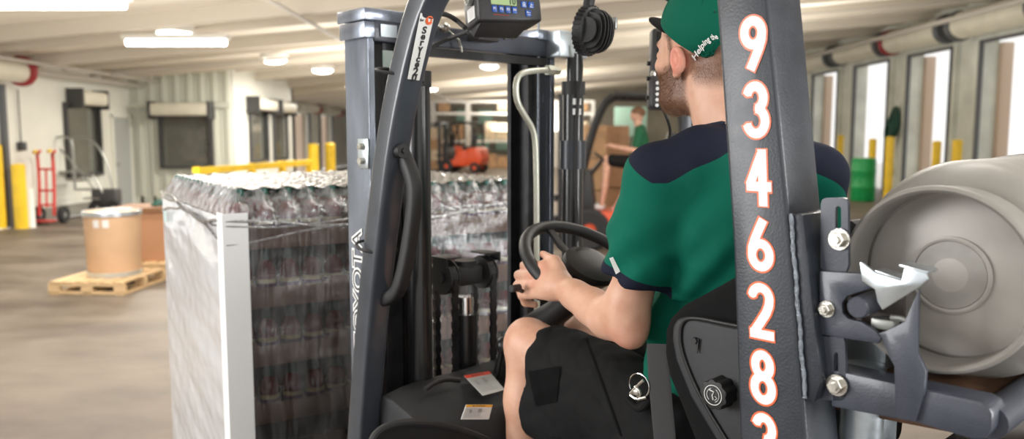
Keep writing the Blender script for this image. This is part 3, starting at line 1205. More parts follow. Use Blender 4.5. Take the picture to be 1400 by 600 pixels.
# pallets with the fibre drum and the carton
def pallet(loc, rz, w, dl, lab, m=M_wood):
    r = empty('wooden_pallet', loc, rz, lab, 'pallet', 'wooden pallets')
    n = 6
    for i in range(n):
        b = MB(); b.box((-w / 2 + (i + .5) * w / n, 0, .128), (w / n - .025, dl, .02)); b.build('deck_board', m, r)
    for yy in (-dl / 2 + .02, 0, dl / 2 - .02):
        b = MB()
        b.box((0, yy, .11), (w, .04, .016 + .02))
        for xx in (-w / 2 + .05, 0, w / 2 - .05):
            b.box((xx, yy, .06), (.12, .04, .08))
        b.box((0, yy, .02), (w, .04, .03))
        b.build('stringer', m, r)
    for xx in (-w / 2 + .05, 0, w / 2 - .05):
        b = MB(); b.box((xx, 0, .009), (.09, dl, .018)); b.build('bottom_board', m, r)
    return r


pf = floor_pt(112, 402)
p1 = pallet((pf.x + .10, pf.y + .40, 0), radians(-3), .80, .9, 'pale wooden pallet under the fibre drum')
p2 = pallet((pf.x + .03, pf.y + 1.62, 0), radians(8), 1.0, 1.0, 'wooden pallet behind the fibre drum, under the brown carton')
fd = empty('fibre_drum', (pf.x + .15, pf.y + .42, .14), 0, 'tan fibre drum with two white labels, on the pale pallet', 'drum')
b = MB(); b.lathe([(0, .02), (.262, .02), (.266, .03), (.285, .66), (0, .66)], (0, 0, 0), (0, 0, 1), 40); b.build('body', M_fibre, fd)
b = MB(); b.lathe([(.266, 0), (.275, 0), (.278, .05), (.266, .05)], (0, 0, 0), (0, 0, 1), 40, closed=True); b.build('bottom_chime', M_galv, fd)
b = MB(); b.lathe([(.286, .655), (.298, .655), (.298, .70), (.29, .705), (.286, .70)], (0, 0, 0), (0, 0, 1), 40, closed=True); b.build('lid_ring', M_galv, fd)
b = MB(); b.lathe([(0, .66), (.286, .66), (.284, .69), (0, .685)], (0, 0, 0), (0, 0, 1), 40); b.build('lid', M_fibre, fd)
for (a0, w_) in ((-112, 13), (-92, 13)):
    b = MB()
    N = 6
    for i in range(N):
        t0, t1 = [radians(a0 + 8 + w_ * (k_ / N)) for k_ in (i, i + 1)]
        r0, r1 = .2865, .2835
        b.poly([(r1 * cos(t0), r1 * sin(t0), .54), (r1 * cos(t1), r1 * sin(t1), .54), (r0 * cos(t1), r0 * sin(t1), .62), (r0 * cos(t0), r0 * sin(t0), .62)])
    b.build('label', M_lblw, fd)
bc = empty('carton_bin', (pf.x + .03, pf.y + 1.60, .14), radians(8), 'brown carton with a dark wooden lid behind the fibre drum', 'carton')
b = MB(); b.box((0, 0, .30), (.62, .6, .60)); b.build('body', mat('carton_brown', (.42, .22, .12), .75), bc, smooth=0)
b = MB(); b.box((0, 0, .625), (.70, .66, .05)); b.build('lid', M_woodd, bc, smooth=0)
b = MB(); b.tube([(-.1, -.31, .62), (-.13, -.315, .3), (-.1, -.31, .02)], .004, 5); b.build('strap', M_frame, bc)
b = MB()
for i in range(4):
    b.tube([(.1 + .1 * cos(t * pi / 5) + .02 * i, .08 * sin(t * pi / 5), .02 + .015 * i) for t in range(10)], .014, 6, closed=True)
o = b.build('strap_coil', M_cap); o.location = (pf.x + .08, pf.y + 1.55, .79); tag(o, 'small dark green coil of strapping lying on the brown carton', 'strap coil')


def forklift_small(loc, rz, lab, m=M_fred, sc=1.0, mast=True):
    """counterbalance truck, nose towards local +x"""
    r = empty('forklift_truck', loc, rz, lab, 'forklift', 'forklifts beyond the load')
    b = MB()
    b.prism([(-.95, -.5, .35), (-1.05, -.5, .6), (-.98, -.5, 1.05), (-.75, -.5, 1.15), (-.3, -.5, 1.05), (-.2, -.5, .3)], (0, 1.0, 0))
    b.build('counterweight', m, r, smooth=30, bevel=.05)
    b = MB(); b.prism([(-.3, -.5, .3), (-.3, -.5, .98), (.1, -.5, .95), (.3, -.5, .55), (.75, -.5, .55), (.75, -.5, .3)], (0, 1.0, 0)); b.build('chassis', M_frame if m is not M_fred else m, r, smooth=30, bevel=.03)
    b = MB(); b.prism([(.55, -.42, .55), (.62, -.42, 1.15), (.85, -.42, 1.1), (.85, -.42, .5)], (0, .84, 0)); b.build('dashboard', M_cowl, r, bevel=.03)
    b = MB(); b.box((-.25, 0, 1.1), (.5, .5, .12), bevel=.04); b.box((-.5, 0, 1.4), (.12, .5, .6), rot=(0, -.15, 0), bevel=.04); b.build('seat', M_blk, r)
    for sy in (-.47, .47):
        b = MB(); b.tube([(.8, sy, .9), (.62, sy, 1.7), (.45, sy, 2.12), (.3, sy, 2.22)], .045, 8, smooth=2); b.build('front_post', M_blk, r)
        b = MB(); b.tube([(-.75, sy, 1.1), (-.72, sy, 1.8), (-.6, sy, 2.2), (.3, sy, 2.22)], .045, 8, smooth=1); b.build('rear_post', M_blk, r)
    b = MB()
    for i in range(8):
        b.box((-.55 + .13 * i, 0, 2.22), (.03, .94, .04))
    b.build('roof_bars', M_blk, r)
    b = MB(); b.tube([(.45 + .17 * cos(t * pi / 8) * .8, .17 * sin(t * pi / 8), 1.3 + .1 * cos(t * pi / 8)) for t in range(16)], .014, 6, closed=True); b.tube([(.45, 0, 1.3), (.65, 0, 1.05)], .03, 8); b.build('steering_wheel', M_blk, r)
    for (wx, rr) in ((.62, .30), (-.72, .24)):
        for sy in (-.46, .46):
            b = MB(); b.lathe([(.1, -.09), (rr * .85, -.10), (rr, -.06), (rr, .06), (rr * .85, .10), (.1, .09)], (wx, sy, rr), (0, 1, 0), 24, closed=True); w_ = b.build('wheel', M_tyre, r)
            b = MB(); b.cyl((wx, sy - .06, rr), (wx, sy + .06, rr), .13, 14); b.build('hub', m, w_)
    if mast:
        for sy in (-.36, .36):
            b = MB(); b.box((1.02, sy, 1.15), (.14, .09, 2.2)); b.build('mast_rail', M_mastin, r, smooth=0)
            b = MB(); b.box((1.65, sy * .7, .08), (1.1, .11, .04)); b.build('fork', M_mastin, r, smooth=0)
        b = MB(); b.box((1.02, 0, 2.2), (.12, .8, .1)); b.box((1.02, 0, 1.2), (.08, .8, .08)); b.box((1.12, 0, .45), (.05, .9, .1)); b.box((1.12, 0, .75), (.05, .9, .1)); b.build('mast_crossbar', M_mastin, r, smooth=0)
    return r


q = floor_pt(640, 236)
forklift_small((q.x - .2, 36.0, 0), radians(160), 'orange-red forklift far off, parked in front of the carton racks')
forklift_small((W(600, 200, 38).x, 39.5, 0), radians(200), 'red forklift partly hidden left of the nearer far-off forklift')
forklift_small((W(846, 300, 11.6).x + .25, 11.9, 0), radians(172), 'forklift with orange-red body carrying the second driver in green', M_fred)

# racks with cartons far behind
def rack(x0, x1, y, lab):
    r = empty('storage_rack', (0, 0, 0), 0, lab, 'rack', 'storage racks')
    for xx in (x0, x1):
        for yy in (y, y + 1.0):
            b = MB(); b.box((xx, yy, 1.7), (.12, .1, 3.4)); b.build('upright', M_lampbody, r, smooth=0)
    for zz in (1.35, 2.75, 3.35):
        for yy in (y, y + 1):
            b = MB(); b.box(((x0 + x1) / 2, yy, zz), (x1 - x0, .06, .12)); b.build('beam', M_lampbody, r, smooth=0)
    for zz in (1.42, 2.82):
        b = MB(); b.box(((x0 + x1) / 2, y + .5, zz), (x1 - x0, .9, .02)); b.build('shelf', M_silver, r, smooth=0)


rx = [W(px, 200, 41).x for px in (560, 592, 640, 702, 760, 812)]
for i in range(5):
    rack(rx[i] + .05, rx[i + 1] - .05, 41, ['pale storage rack seen just right of the front pillar', 'storage rack left of centre behind the far forklift', 'storage rack whose top carton stands beside the pale pipe', 'storage rack hidden partly by the right mast rail', 'storage rack behind the second forklift'][i])
rng = random.Random(3)


def carton(x, y, z, w, d, h, m, lab):
    b = MB()
    b.box((0, 0, h / 2), (w, d, h), bevel=.01)
    b.box((0, -d / 2 - .002, h / 2), (.06, .004, h))
    b.box((w * .2, -d / 2 - .003, h * .6), (w * .22, .004, h * .2))
    o = b.build('carton', m, smooth=0)
    o.location = (x, y, z)
    tag(o, lab, 'carton', 'cartons stacked far behind')


ords = ['first', 'second', 'third', 'fourth', 'fifth', 'sixth']
tiers = ((0.0, 'floor'), (1.44, 'middle shelf'), (2.84, 'top shelf'))
for i in range(5):
    x0, x1 = rx[i] + .2, rx[i + 1] - .2
    for ti, (z_, tn) in enumerate(tiers):
        n = max(1, int((x1 - x0) / .62))
        for j in range(n):
            if rng.random() < .22 and ti < 2:
                continue
            if ti == 2 and not (i in (1, 2) and j == (0 if i == 1 else n - 1)) and i < 4:
                continue
            w = min(.58, (x1 - x0) / n - .05)
            hh = rng.uniform(.4, .5) if ti == 2 else rng.uniform(.55, .95)
            carton(x0 + (j + .5) * (x1 - x0) / n, 41.5, z_ + .0, w, .7, hh, rng.choice([M_box, M_boxw, M_box]),
                   '%s carton from the left on the %s of the %s far rack' % (ords[j], tn, ords[i]))
cols = [W(x_, 200, 37).x for x_ in (574, 592)]
for ci, x_ in enumerate(cols):
    for l_ in range(4):
        carton(x_ + .1 * ci, 37 + .6 * ci, l_ * .5, .5, .5, .48, [M_boxw, M_box][(ci + l_) % 2], 'carton %s from the floor in the %s stack beside the front pillar' % (ords[l_], ['nearer', 'farther'][ci]))
for ci, (x_, Y_) in enumerate(((812, 15.5), (836, 15.8))):
    q = W(x_, 200, Y_)
    for l_ in range(3):
        carton(q.x + .12 * ci, Y_ + .5 * ci, l_ * .62, .42 + .1 * ci, .5, .6, [M_box, M_card][ci], 'tan carton %s from the floor in the %s column behind the second driver' % (ords[l_], ['first', 'second'][ci]))
for i, (x_, Y_, w_, h_, z_) in enumerate(((862, 30, 1.2, 1.1, 1.6), (631, 44, .8, .8, 2.3), (662, 44, .8, .8, 2.3), (655, 44, 1.0, .8, .9), (688, 44, .9, 1.2, .8))):
    q = W(x_, 170, Y_)
    o = MB().box((0, 0, h_ / 2), (w_, .08, h_), bevel=.02).build('window_panel', M_mint)
    o.location = (q.x, Y_ + 1.8 if Y_ > 40 else Y_, z_)
    o.name = 'window_%d' % (20 + i)
    o['kind'] = 'structure'


# ================================================================== THE WRAPPED LOAD OF BOTTLES
LAN = radians(32)
LC = Vector((-.915, 2.60, 0))                     # near corner of the load
load = Matrix.Translation(LC) @ Matrix.Rotation(LAN, 4, 'Z')   # local x = across (1.0 m), local y = away (1.2 m)


def LW(x, y, z):
    return load @ Vector((x, y, z))


NXB, NYB, PIT = 15, 15, .079
LWD, LDP = NXB * PIT, NYB * PIT
LAY = .200                                        # height of a layer
ZT = 1.476                                        # tops of the caps
NL = 6
wp = pallet((0, 0, 0), 0, LWD + .02, LDP + .02, 'wooden pallet carried on the forks under the wrapped bottle load')
wp.location = LW(LWD / 2, LDP / 2, ZT - NL * LAY - .142)
wp.rotation_euler = (0, 0, LAN)

# one bottle: glass body with drink, neck sleeve and label
bt = empty('drink_bottle', (0, 0, 0))
b = MB()
b.lathe([(0, .002), (.030, .002), (.0335, .008), (.0335, .096), (.036, .106), (.036, .118), (.030, .136), (.020, .152), (.0155, .163), (0, .163)], (0, 0, 0), (0, 0, 1), 16)
b.build('body', M_liquid, bt)
b = MB()
b.lathe([(0, .199), (.0125, .199), (.0145, .197), (.0148, .178), (.0155, .176), (.0185, .156), (.0165, .1562), (.014, .176)], (0, 0, 0), (0, 0, 1), 16)
b.build('cap', M_cap, bt)
b = MB()
b.lathe([(.0339, .045), (.0342, .045), (.0342, .092), (.0339, .092)], (0, 0, 0), (0, 0, 1), 16, closed=True)
lb = b.build('label', M_blabel, bt)
b = MB()
b.lathe([(.0343, .060), (.0345, .060), (.0345, .078), (.0343, .078)], (0, 0, 0), (0, 0, 1), 16, closed=True)
b.build('label_band', M_blabel2, lb)
ORD = ['nearest', 'second', 'third', 'fourth', 'fifth', 'sixth', 'seventh', 'eighth', 'ninth', 'tenth', 'eleventh', 'twelfth', 'thirteenth', 'fourteenth', 'fifteenth']
first = True
for j in range(NYB):
    for i in range(NXB):
        o = bt if first else copy_tree(bt)
        first = False
        p = LW((i + .5) * PIT, (j + .5) * PIT, ZT - LAY)
        o.location = p
        o.rotation_euler = (0, 0, rng.random() * 6)
        tag(o, 'red bottle on the load top, %s row from the mast, %s from corner-board side' % (ORD[j], ORD[i]), 'bottle', 'bottles in the top layer of the load')
for l_ in range(1, 4):
    for i in range(NXB):
        o = copy_tree(bt)
        o.location = LW((i + .5) * PIT, .5 * PIT, ZT - LAY * (l_ + 1) + .0005)
        tag(o, 'red bottle dim behind the film, %s layer down, %s from white corner board' % (ORD[l_], ORD[i]), 'bottle', 'bottles in the lower layers of the load')
# cardboard trays: 3 x 2 to a layer on the visible sides
M_cardd = mat('tray_board', (.33, .20, .125), .75, 0, 0, .2, 200, .15, 9)


def tray(x0, y0, z, w, d, h, lab):
    r = empty('cardboard_tray', LW(x0, y0, z), LAN, lab, 'tray', 'cardboard trays of bottles')
    t = .003
    b = MB(); b.box((w / 2, d / 2, .0015), (w - .004, d - .004, .0012)); b.build('bottom', M_cardd, r, smooth=0)
    for (cx, cy, sx, sy) in ((w / 2, t, w - .004, t), (w / 2, d - t, w - .004, t), (t, d / 2, t, d - .004), (w - t, d / 2, t, d - .004)):
        b = MB()
        # walls with the cut-down middle of a display tray
        if sx > sy:
            b.prism([(.002, cy, 0), (w - .002, cy, 0), (w - .002, cy, h), (w * .85, cy, h), (w * .78, cy, h * .78), (w * .22, cy, h * .78), (w * .15, cy, h), (.002, cy, h)], (0, t * .6, 0))
        else:
            b.prism([(cx, .002, 0), (cx, d - .002, 0), (cx, d - .002, h), (cx, d * .85, h), (cx, d * .78, h * .78), (cx, d * .22, h * .78), (cx, d * .15, h), (cx, .002, h)], (t * .6, 0, 0))
        b.build('side_wall', M_cardd, r, smooth=0)


TW, TD = LWD / 3, LDP / 2
for l_ in range(NL):
    for i in range(3):
        for j in range(2):
            tray(i * TW, j * TD, ZT - LAY * (l_ + 1) - .002, TW - .001, TD - .001, .088,
                 'brown tray, %s layer down, %s one from the corner board, %s the mast' % (ORD[l_].replace('nearest', 'topmost'), ORD[i], ['beside', 'away from'][j]))
# dark blocks added behind the front bottles stop light and stand for shade
M_shade = mat('case_shadow_board', (.03, .028, .034), .8, var=.3, vscale=5)
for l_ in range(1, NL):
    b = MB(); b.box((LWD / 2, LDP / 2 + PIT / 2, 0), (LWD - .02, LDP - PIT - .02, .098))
    o = b.build('inner_case', M_shade, smooth=0)
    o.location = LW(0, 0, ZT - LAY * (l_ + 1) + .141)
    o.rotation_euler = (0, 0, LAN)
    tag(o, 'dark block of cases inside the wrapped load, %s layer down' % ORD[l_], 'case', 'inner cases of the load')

# white corner boards
for (cx, cy, sx, sy, lab) in ((0, 0, 1, 1, 'white paper corner board on the near corner of the wrapped load'),
                              (LWD, 0, -1, 1, 'white corner board behind the mast on the wrapped load')):
    b = MB()
    e, wd, t = .034, .048, .006
    zt_, zb_ = 1.40, ZT - NL * LAY
    P = [(-e, -e), (wd, -e), (wd, -e + t), (-e + t, -e + t), (-e + t, wd * .9), (-e, wd * .9)]
    P = [(p_[0] * sx, p_[1] * sy) for p_ in P]
    if sx < 0:
        P = P[::-1]
    b.prism([(p_[0], p_[1], zb_) for p_ in P], (0, 0, zt_ - zb_))
    o = b.build('corner_board', M_board, smooth=0, bevel=.0015)
    o.location = LW(cx, cy, 0)
    o.rotation_euler = (0, 0, LAN)
    tag(o, lab, 'corner board', 'corner boards')


# stretch film round the load
def film_wall(bm, p0, p1, n, z0_, z1_, mi, nu, nv, amp):
    """wrinkled sheet between two upper corners, pushed outward a little"""
    rows = []
    for v in range(nv + 1):
        z = z0_ + (z1_ - z0_) * v / nv
        row = []
        for u in range(nu + 1):
            t = u / nu
            x = p0[0] + (p1[0] - p0[0]) * t
            y = p0[1] + (p1[1] - p0[1]) * t
            q = mnoise.noise(Vector((t * 2.2 + p0[0] * 3, z * 9 + t * 1.5, p0[1] * 5 + mi))) * amp + mnoise.noise(Vector((t * 14, z * 30, 3 + mi))) * amp * .3
            ed = min(1, t * 12, (1 - t) * 12)
            q = q * ed + .004
            row.append(bm.verts.new((x + n[0] * q, y + n[1] * q, z)))
        rows.append(row)
    for A_, B_ in zip(rows, rows[1:]):
        for a_, b2, c_, d_ in zip(A_, A_[1:], B_[1:], B_):
            f = bm.faces.new((a_, b2, c_, d_))
            f.material_index = mi
            f.smooth = True


bm = bmesh.new()
e = .019
zb = ZT - NL * LAY - .05
zt_ = 1.385
film_wall(bm, (-e, LDP + e), (-e, -e), (-1, 0), zb, zt_, 0, 60, 90, .009)
film_wall(bm, (-e, -e), (LWD + e, -e), (0, -1), zb, zt_, 1, 60, 90, .007)
film_wall(bm, (LWD + e, -e), (LWD + e, LDP + e), (1, 0), zb, zt_, 1, 24, 30, .007)
film_wall(bm, (LWD + e, LDP + e), (-e, LDP + e), (0, 1), zb, zt_, 1, 24, 30, .007)


def film_slope(bm, p0, p1, nin, nb, mi):
    """from the tray edge up to the outer caps, drawn in between the bottles"""
    nu, nv = nb * 8, 10
    rows = []
    for v in range(nv + 1):
        s_ = v / nv
        row = []
        for u in range(nu + 1):
            t = u / nu
            ph = cos(2 * pi * t * nb + pi)               # +1 at a bottle, -1 between two
            depth = (e + .006) * s_ + (PIT * .5 - .012) * s_ ** 1.6
            depth += (1 - ph) * .5 * .030 * s_ * (1 - .2 * s_)
            z = zt_ + (ZT + .004 - zt_) * s_ ** .8 - (1 - ph) * .5 * .016 * s_ ** 2
            depth += mnoise.noise(Vector((t * nb * 2.3, s_ * 3, mi * 7 + p0[0]))) * .007 * s_
            cin = min(t, 1 - t) * nb * PIT
            x = p0[0] + (p1[0] - p0[0]) * t + nin[0] * depth
            y = p0[1] + (p1[1] - p0[1]) * t + nin[1] * depth
            k_ = min(1.0, cin / .045)                   # pull the ends in so that neighbouring sides meet
            dx = Vector((p1[0] - p0[0], p1[1] - p0[1], 0)).normalized()
            sgn = 1 if t < .5 else -1
            x += dx.x * sgn * depth * (1 - k_)
            y += dx.y * sgn * depth * (1 - k_)
            row.append(bm.verts.new((x, y, z)))
        rows.append(row)
    for A_, B_ in zip(rows, rows[1:]):
        for a_, b2, c_, d_ in zip(A_, A_[1:], B_[1:], B_):
            f = bm.faces.new((a_, b2, c_, d_))
            f.material_index = mi
            f.smooth = True


film_slope(bm, (-e, LDP + e), (-e, -e), (1, 0), NYB, 3)
film_slope(bm, (-e, -e), (LWD + e, -e), (0, 1), NXB, 2)
film_slope(bm, (LWD + e, -e), (LWD + e, LDP + e), (-1, 0), NYB, 2)
film_slope(bm, (LWD + e, LDP + e), (-e, LDP + e), (0, -1), NXB, 2)
# top sheet resting on the caps
nu, nv = NXB * 6, NYB * 6
rows = []
for v in range(nv + 1):
    row = []
    for u in range(nu + 1):
        x = PIT * .42 + (LWD - PIT * .84) * u / nu
        y = PIT * .42 + (LDP - PIT * .84) * v / nv
        sx_ = sin(pi * x / PIT) ** 2
        sy_ = sin(pi * y / PIT) ** 2
        sag = (1 - sx_ * sy_)
        z = ZT + .004 - .011 * sag + mnoise.noise(Vector((x * 22, y * 22, 1))) * .005 * sag
        row.append(bm.verts.new((x, y, z)))
    rows.append(row)
for A_, B_ in zip(rows, rows[1:]):
    for a_, b2, c_, d_ in zip(A_, A_[1:], B_[1:], B_):
        f = bm.faces.new((a_, b2, c_, d_))
        f.material_index = 2
        f.smooth = True
# twisted bands of gathered film
me = bpy.data.meshes.new('stretch_film')
bm.to_mesh(me)
bm.free()
for m_ in (M_film_milk, M_film_clear, M_film_top, mk_film('film_gathered', .12, .65, (6, 6, 3))):
    me.materials.append(m_)
film = link(bpy.data.objects.new('stretch_film', me))
film.location = LC
film.rotation_euler = (0, 0, LAN)
tag(film, 'clear wrinkled stretch film wrapped round the tall load of bottles', 'stretch film')
mb = MB()
for k_, (za, zb_, r_) in enumerate(((1.375, 1.345, .006), (1.368, 1.352, .004), (1.335, 1.30, .004))):
    pts = []
    for u in range(40):
        t = u / 39
        pts.append((-e - .004 + (LWD + 2 * e) * t, -e - .010 - .003 * sin(t * 23 + k_), za + (zb_ - za) * sin(t * 4 + k_) + .006 * sin(t * 17 + k_ * 2)))
    mb.tube(pts, r_, 6)
    pts = []
    for u in range(40):
        t = u / 39
        pts.append((-e - .010, -e + (LDP + 2 * e) * t, za + (zb_ - za) * sin(t * 5 + k_) * .8 + .005 * sin(t * 19 + k_ * 2)))
    mb.tube(pts, r_, 6)
o = mb.build('gathered_band', M_film_top, film)
# small pale sticker on the film
b = MB(); b.box((-e - .017, LDP - .12, 1.30), (.001, .06, .045)); b.build('sticker', mat('pale_teal', (.45, .62, .6), .5), film)


# ================================================================== THE FORKLIFT
fk = empty('forklift', (OX, OY, 0), AN, 'dark grey forklift with white numbers down its rear post, carrying the driver', 'forklift')


def LP(pts, ax, val):
    return [L(x, y, ax, val) for x, y in pts]


# --- rear left post with the numbers
b = MB()
wpost = .098
tp = LP([(976, -40), (1046, -40), (1082, 340), (1102, 600), (1112, 700), (1013, 700), (1011, 600), (1002, 340)], 'x', 0)
b.prism(tp, (wpost, 0, 0))
post = b.build('rear_post', M_post, fk, bevel=.006, seg=3)
b = MB()
# welded gusset on the rear face of the post
g0 = L(1081, 292, 'x', .0); g1 = L(1101, 548, 'x', .0)
b.prism([(.003, g0.y + .012, g0.z), (.003, g0.y - .016, g0.z), (.003, g1.y - .020, g1.z + .03), (.003, g1.y - .012, g1.z), (.003, g1.y + .010, g1.z)], (.085, 0, 0))
b.build('gusset', M_post, post, bevel=.004)
b = MB()
pts = [L(1081 + 20 * t + .7 * sin(t * 23), 292 + 252 * t, 'x', -.001) for t in [i / 40 for i in range(41)]]
b.tube(pts, [.0020 + .0014 * abs(sin(i * 2.1)) for i in range(41)], 8)
b.build('weld_bead', M_weld, post)


def arc(cx, cy, rx, ry, a0, a1, n=14):
    return [(cx + rx * cos(radians(a0 + (a1 - a0) * i / n)), cy + ry * sin(radians(a0 + (a1 - a0) * i / n))) for i in range(n + 1)]


GLY = {
    '9': [arc(0, .20, .165, .20, 0, 360, 28), [(.165, .20), (.155, .08), (.11, -.05), (.03, -.22), (-.07, -.42)]],
    '6': [arc(0, -.20, .165, .20, 0, 360, 28), [(-.165, -.20), (-.155, -.08), (-.11, .05), (-.03, .22), (.07, .42)]],
    '8': [arc(0, .20, .140, .185, 0, 360, 28), arc(0, -.20, .165, .205, 0, 360, 28)],
    '3': [arc(-.015, .205, .155, .195, 165, -80), arc(-.015, -.19, .175, .215, 85, -165)],
    '2': [arc(0, .22, .165, .185, 170, 0) + [(.155, .12), (.10, -.02), (-.03, -.22), (-.155, -.40)], [(-.225, -.41), (.235, -.41)]],
    '4': [[(.06, .40), (-.17, -.13)], [(-.235, -.15), (.235, -.15)], [(.075, .485), (.075, -.485)]],
}


def strokes(name, paths, size, w, m, parent, loc, xd, yd):
    """bold numeral drawn with a broad stroke, butt ends, on a flat decal"""
    X = Vector(xd).normalized()
    Y = Vector(yd).normalized()
    b = MB()

    nrm = X.cross(Y).normalized()
    cnt = [0]

    def P(q):
        return Vector(loc) + X * (q[0] * size) + Y * (q[1] * size) + nrm * (cnt[0] * 6e-6)
    for path in paths:
        closed = (Vector(path[0]) - Vector(path[-1])).length < .01
        for q0, q1 in zip(path, path[1:]):
            d = Vector((q1[0] - q0[0], q1[1] - q0[1]))
            if d.length < 1e-6:
                continue
            nn = Vector((-d.y, d.x)).normalized() * (w / 2)
            cnt[0] += 1
            b.poly([P((q0[0] - nn.x, q0[1] - nn.y)), P((q1[0] - nn.x, q1[1] - nn.y)), P((q1[0] + nn.x, q1[1] + nn.y)), P((q0[0] + nn.x, q0[1] + nn.y))])
        for q in (path if closed else path[1:-1]):
            cnt[0] += 1
            b.poly([P((q[0] + w / 2 * cos(2 * pi * k / 16), q[1] + w / 2 * sin(2 * pi * k / 16))) for k in range(16)])
    return b.build(name, m, parent, smooth=0)


def grow(paths, g):
    """lengthen open butt ends so that the border also closes round them"""
    out = []
    for p_ in paths:
        p_ = [Vector((q[0], q[1])) for q in p_]
        if (p_[0] - p_[-1]).length > .01:
            p_[0] = p_[0] + (p_[0] - p_[1]).normalized() * g
            p_[-1] = p_[-1] + (p_[-1] - p_[-2]).normalized() * g
        out.append([(q.x, q.y) for q in p_])
    return out


digits = [('9', 1030, 61), ('3', 1034, 150), ('4', 1037, 243), ('6', 1039.5, 333), ('2', 1040.5, 425), ('8', 1043, 515), ('3', 1046, 602)]
for ch, x, y in digits:
    up_ = (0, .07, 1)
    strokes('number_outline', grow(GLY[ch], .02), .083, .225, M_orange, post, L(x, y, 'x', -.0008), (0, -1, 0), up_)
    strokes('number', GLY[ch], .083, .160, M_white, post, L(x, y, 'x', -.0014), (0, -1, 0), up_)

# rear right post and roof of the guard
for (xx) in (.80,):
    yq = L(1066, 300, 'x', xx).y - .02; b = MB(); b.prism([(p_.x + xx, p_.y * .3 + yq, p_.z) for p_ in tp], (wpost * .5, 0, 0)); b.build('rear_post', M_post, fk, bevel=.006)
zr = 2.14
b = MB(); b.tube([(.04, -.02, zr - .12), (.04, .05, zr), (.04, .70, zr), (.04, .80, zr - .10)], .04, 12, smooth=2)
b.tube([(.86, -.02, zr - .12), (.86, .05, zr), (.86, .70, zr), (.86, .80, zr - .10)], .04, 12, smooth=2)
for i in range(7):
    b.box((.45, .08 + .1 * i, zr), (.80, .025, .04), bevel=.005)
b.box((.45, .76, zr - .02), (.80, .05, .05), bevel=.008)
b.build('overhead_guard', M_post, fk)

# --- front pillars: bent pressed section
pl_outer = [(600, -60), (556, 0), (527, 100), (506, 240), (489, 400), (476, 600), (470, 720)]
pl_in = [(640, -60), (606, 0), (580, 100), (559, 200), (548, 300), (531, 420), (513, 600), (508, 720)]
cen = [(622, -60), (581, 0), (554, 100), (535, 200), (523, 300), (509, 420), (495, 600), (488, 720)]
for k_, xo in enumerate((0.032, .83)):
    b = MB()
    P = [L(x, y, 'x', .03) for x, y in cen]
    yo = 0 if k_ == 0 else L(965, 200, 'x', .83).y - P[3].y
    P = [Vector((xo, p_.y * (1 if k_ == 0 else .15) + (yo if k_ == 0 else L(965, 200, 'x', .83).y - .15 * P[3].y), p_.z)) for p_ in P]
    b.tube(P, .031, 32, smooth=2, ry=.031, up=(1, 0, 0), e=.32)
    fp = b.build('front_post', M_pillar, fk)
    b = MB()
    b.tube([(xo + .022 * (1 if k_ == 0 else -1), p_.y + .045, p_.z) for p_ in P], .020, 8, smooth=2, ry=.010, up=(1, 0, 0))
    b.build('rear_flange', M_pillar, fp)
    if k_ == 0:
        fpost = fp
# rivet hole on the pillar
c = L(560, 128, 'x', .045)
b = MB(); b.cyl((c.x, c.y - .02, c.z), (c.x, c.y + .004, c.z), .005, 12); b.build('hole', M_blk, fpost)
# sticker with the service note: lies on the driver-facing side of the pillar
s0, s1 = L(584, 18, 'x', .052), L(567, 108, 'x', .052)


PC = sorted([(L(x_c, y_c, 'x', .03).z, L(x_c, y_c, 'x', .03).y) for x_c, y_c in cen])


def pil_y(z):
    return float(np.interp(z, [q_[0] for q_ in PC], [q_[1] for q_ in PC]))


def on_pillar(x, y):
    v = .8
    for _ in range(12):
        p_ = L(x, y, 'y', v)
        v = pil_y(p_.z) - .0372
    return L(x, y, 'y', v)


cA, cB, cC, cD = on_pillar(575, 18), on_pillar(594, 19), on_pillar(573, 110), on_pillar(557, 108)
off = Vector((.0, -.001, 0))
b = MB(); b.prism([cA + off, cB + off, cC + off, cD + off], (0, .001, .0003)); b.build('service_sticker', mat('sticker_white', (.70, .71, .68), .45), fpost)
dn = ((cC + cD) / 2 - (cA + cB) / 2)
rt = Vector((cB - cA))
for ch, t, sz, m_ in (('S', .25, .030, M_ink), ('e', .34, .030, M_ink), ('r', .43, .030, M_ink), ('v', .52, .030, M_ink), ('i', .60, .030, M_ink), ('c', .68, .030, M_ink), ('e', .76, .030, M_ink), ('2', .88, .036, M_ink)):
    c = (cA + cB) / 2 + dn * t + off + Vector((0, -.0012, 0))
    text('sticker_letter', ch, sz * .72, m_, fpost, c, rt, -dn, bold=.0007, sx=1.1)
c = (cA + cB) / 2 + dn * .975 + off + Vector((0, -.0012, 0))
text('sticker_letter', '0', .023, M_ink, fpost, c, rt, -dn, bold=.0007, sx=1.1)
c = (cA + cB) / 2 + dn * .10 + off + Vector((0, -.0012, 0)) + rt * .2
b = MB()
for a0, a1, rr in ((40, 330, .0085), (150, 400, .0052)):
    pts = [c + rt.normalized() * (rr * cos(radians(a0 + (a1 - a0) * i / 14))) - dn.normalized() * (rr * sin(radians(a0 + (a1 - a0) * i / 14))) for i in range(15)]
    b.tube(pts, .0016, 6)
b.build('sticker_mark', M_orange, fpost)
c = c - rt * .52
text('sticker_letter', 'for', .009, M_ink, fpost, c, rt, -dn, sx=1)


# cable ties round the pillar
def tie(x, y):
    b = MB()
    c = L(x, y, 'x', .03)
    cen_ = Vector((.032, c.y, c.z))
    b.tube([cen_ + Vector((.046 * cos(t * pi / 12), .045 * sin(t * pi / 12), .010 * sin(t * pi / 12))) for t in range(24)], .0035, 6, closed=True)
    b.box(cen_ + Vector((.03, -.040, -.008)), (.012, .010, .008))
    b.build('cable_tie', M_blk, fpost)


tie(541, 98)
tie(512, 337)
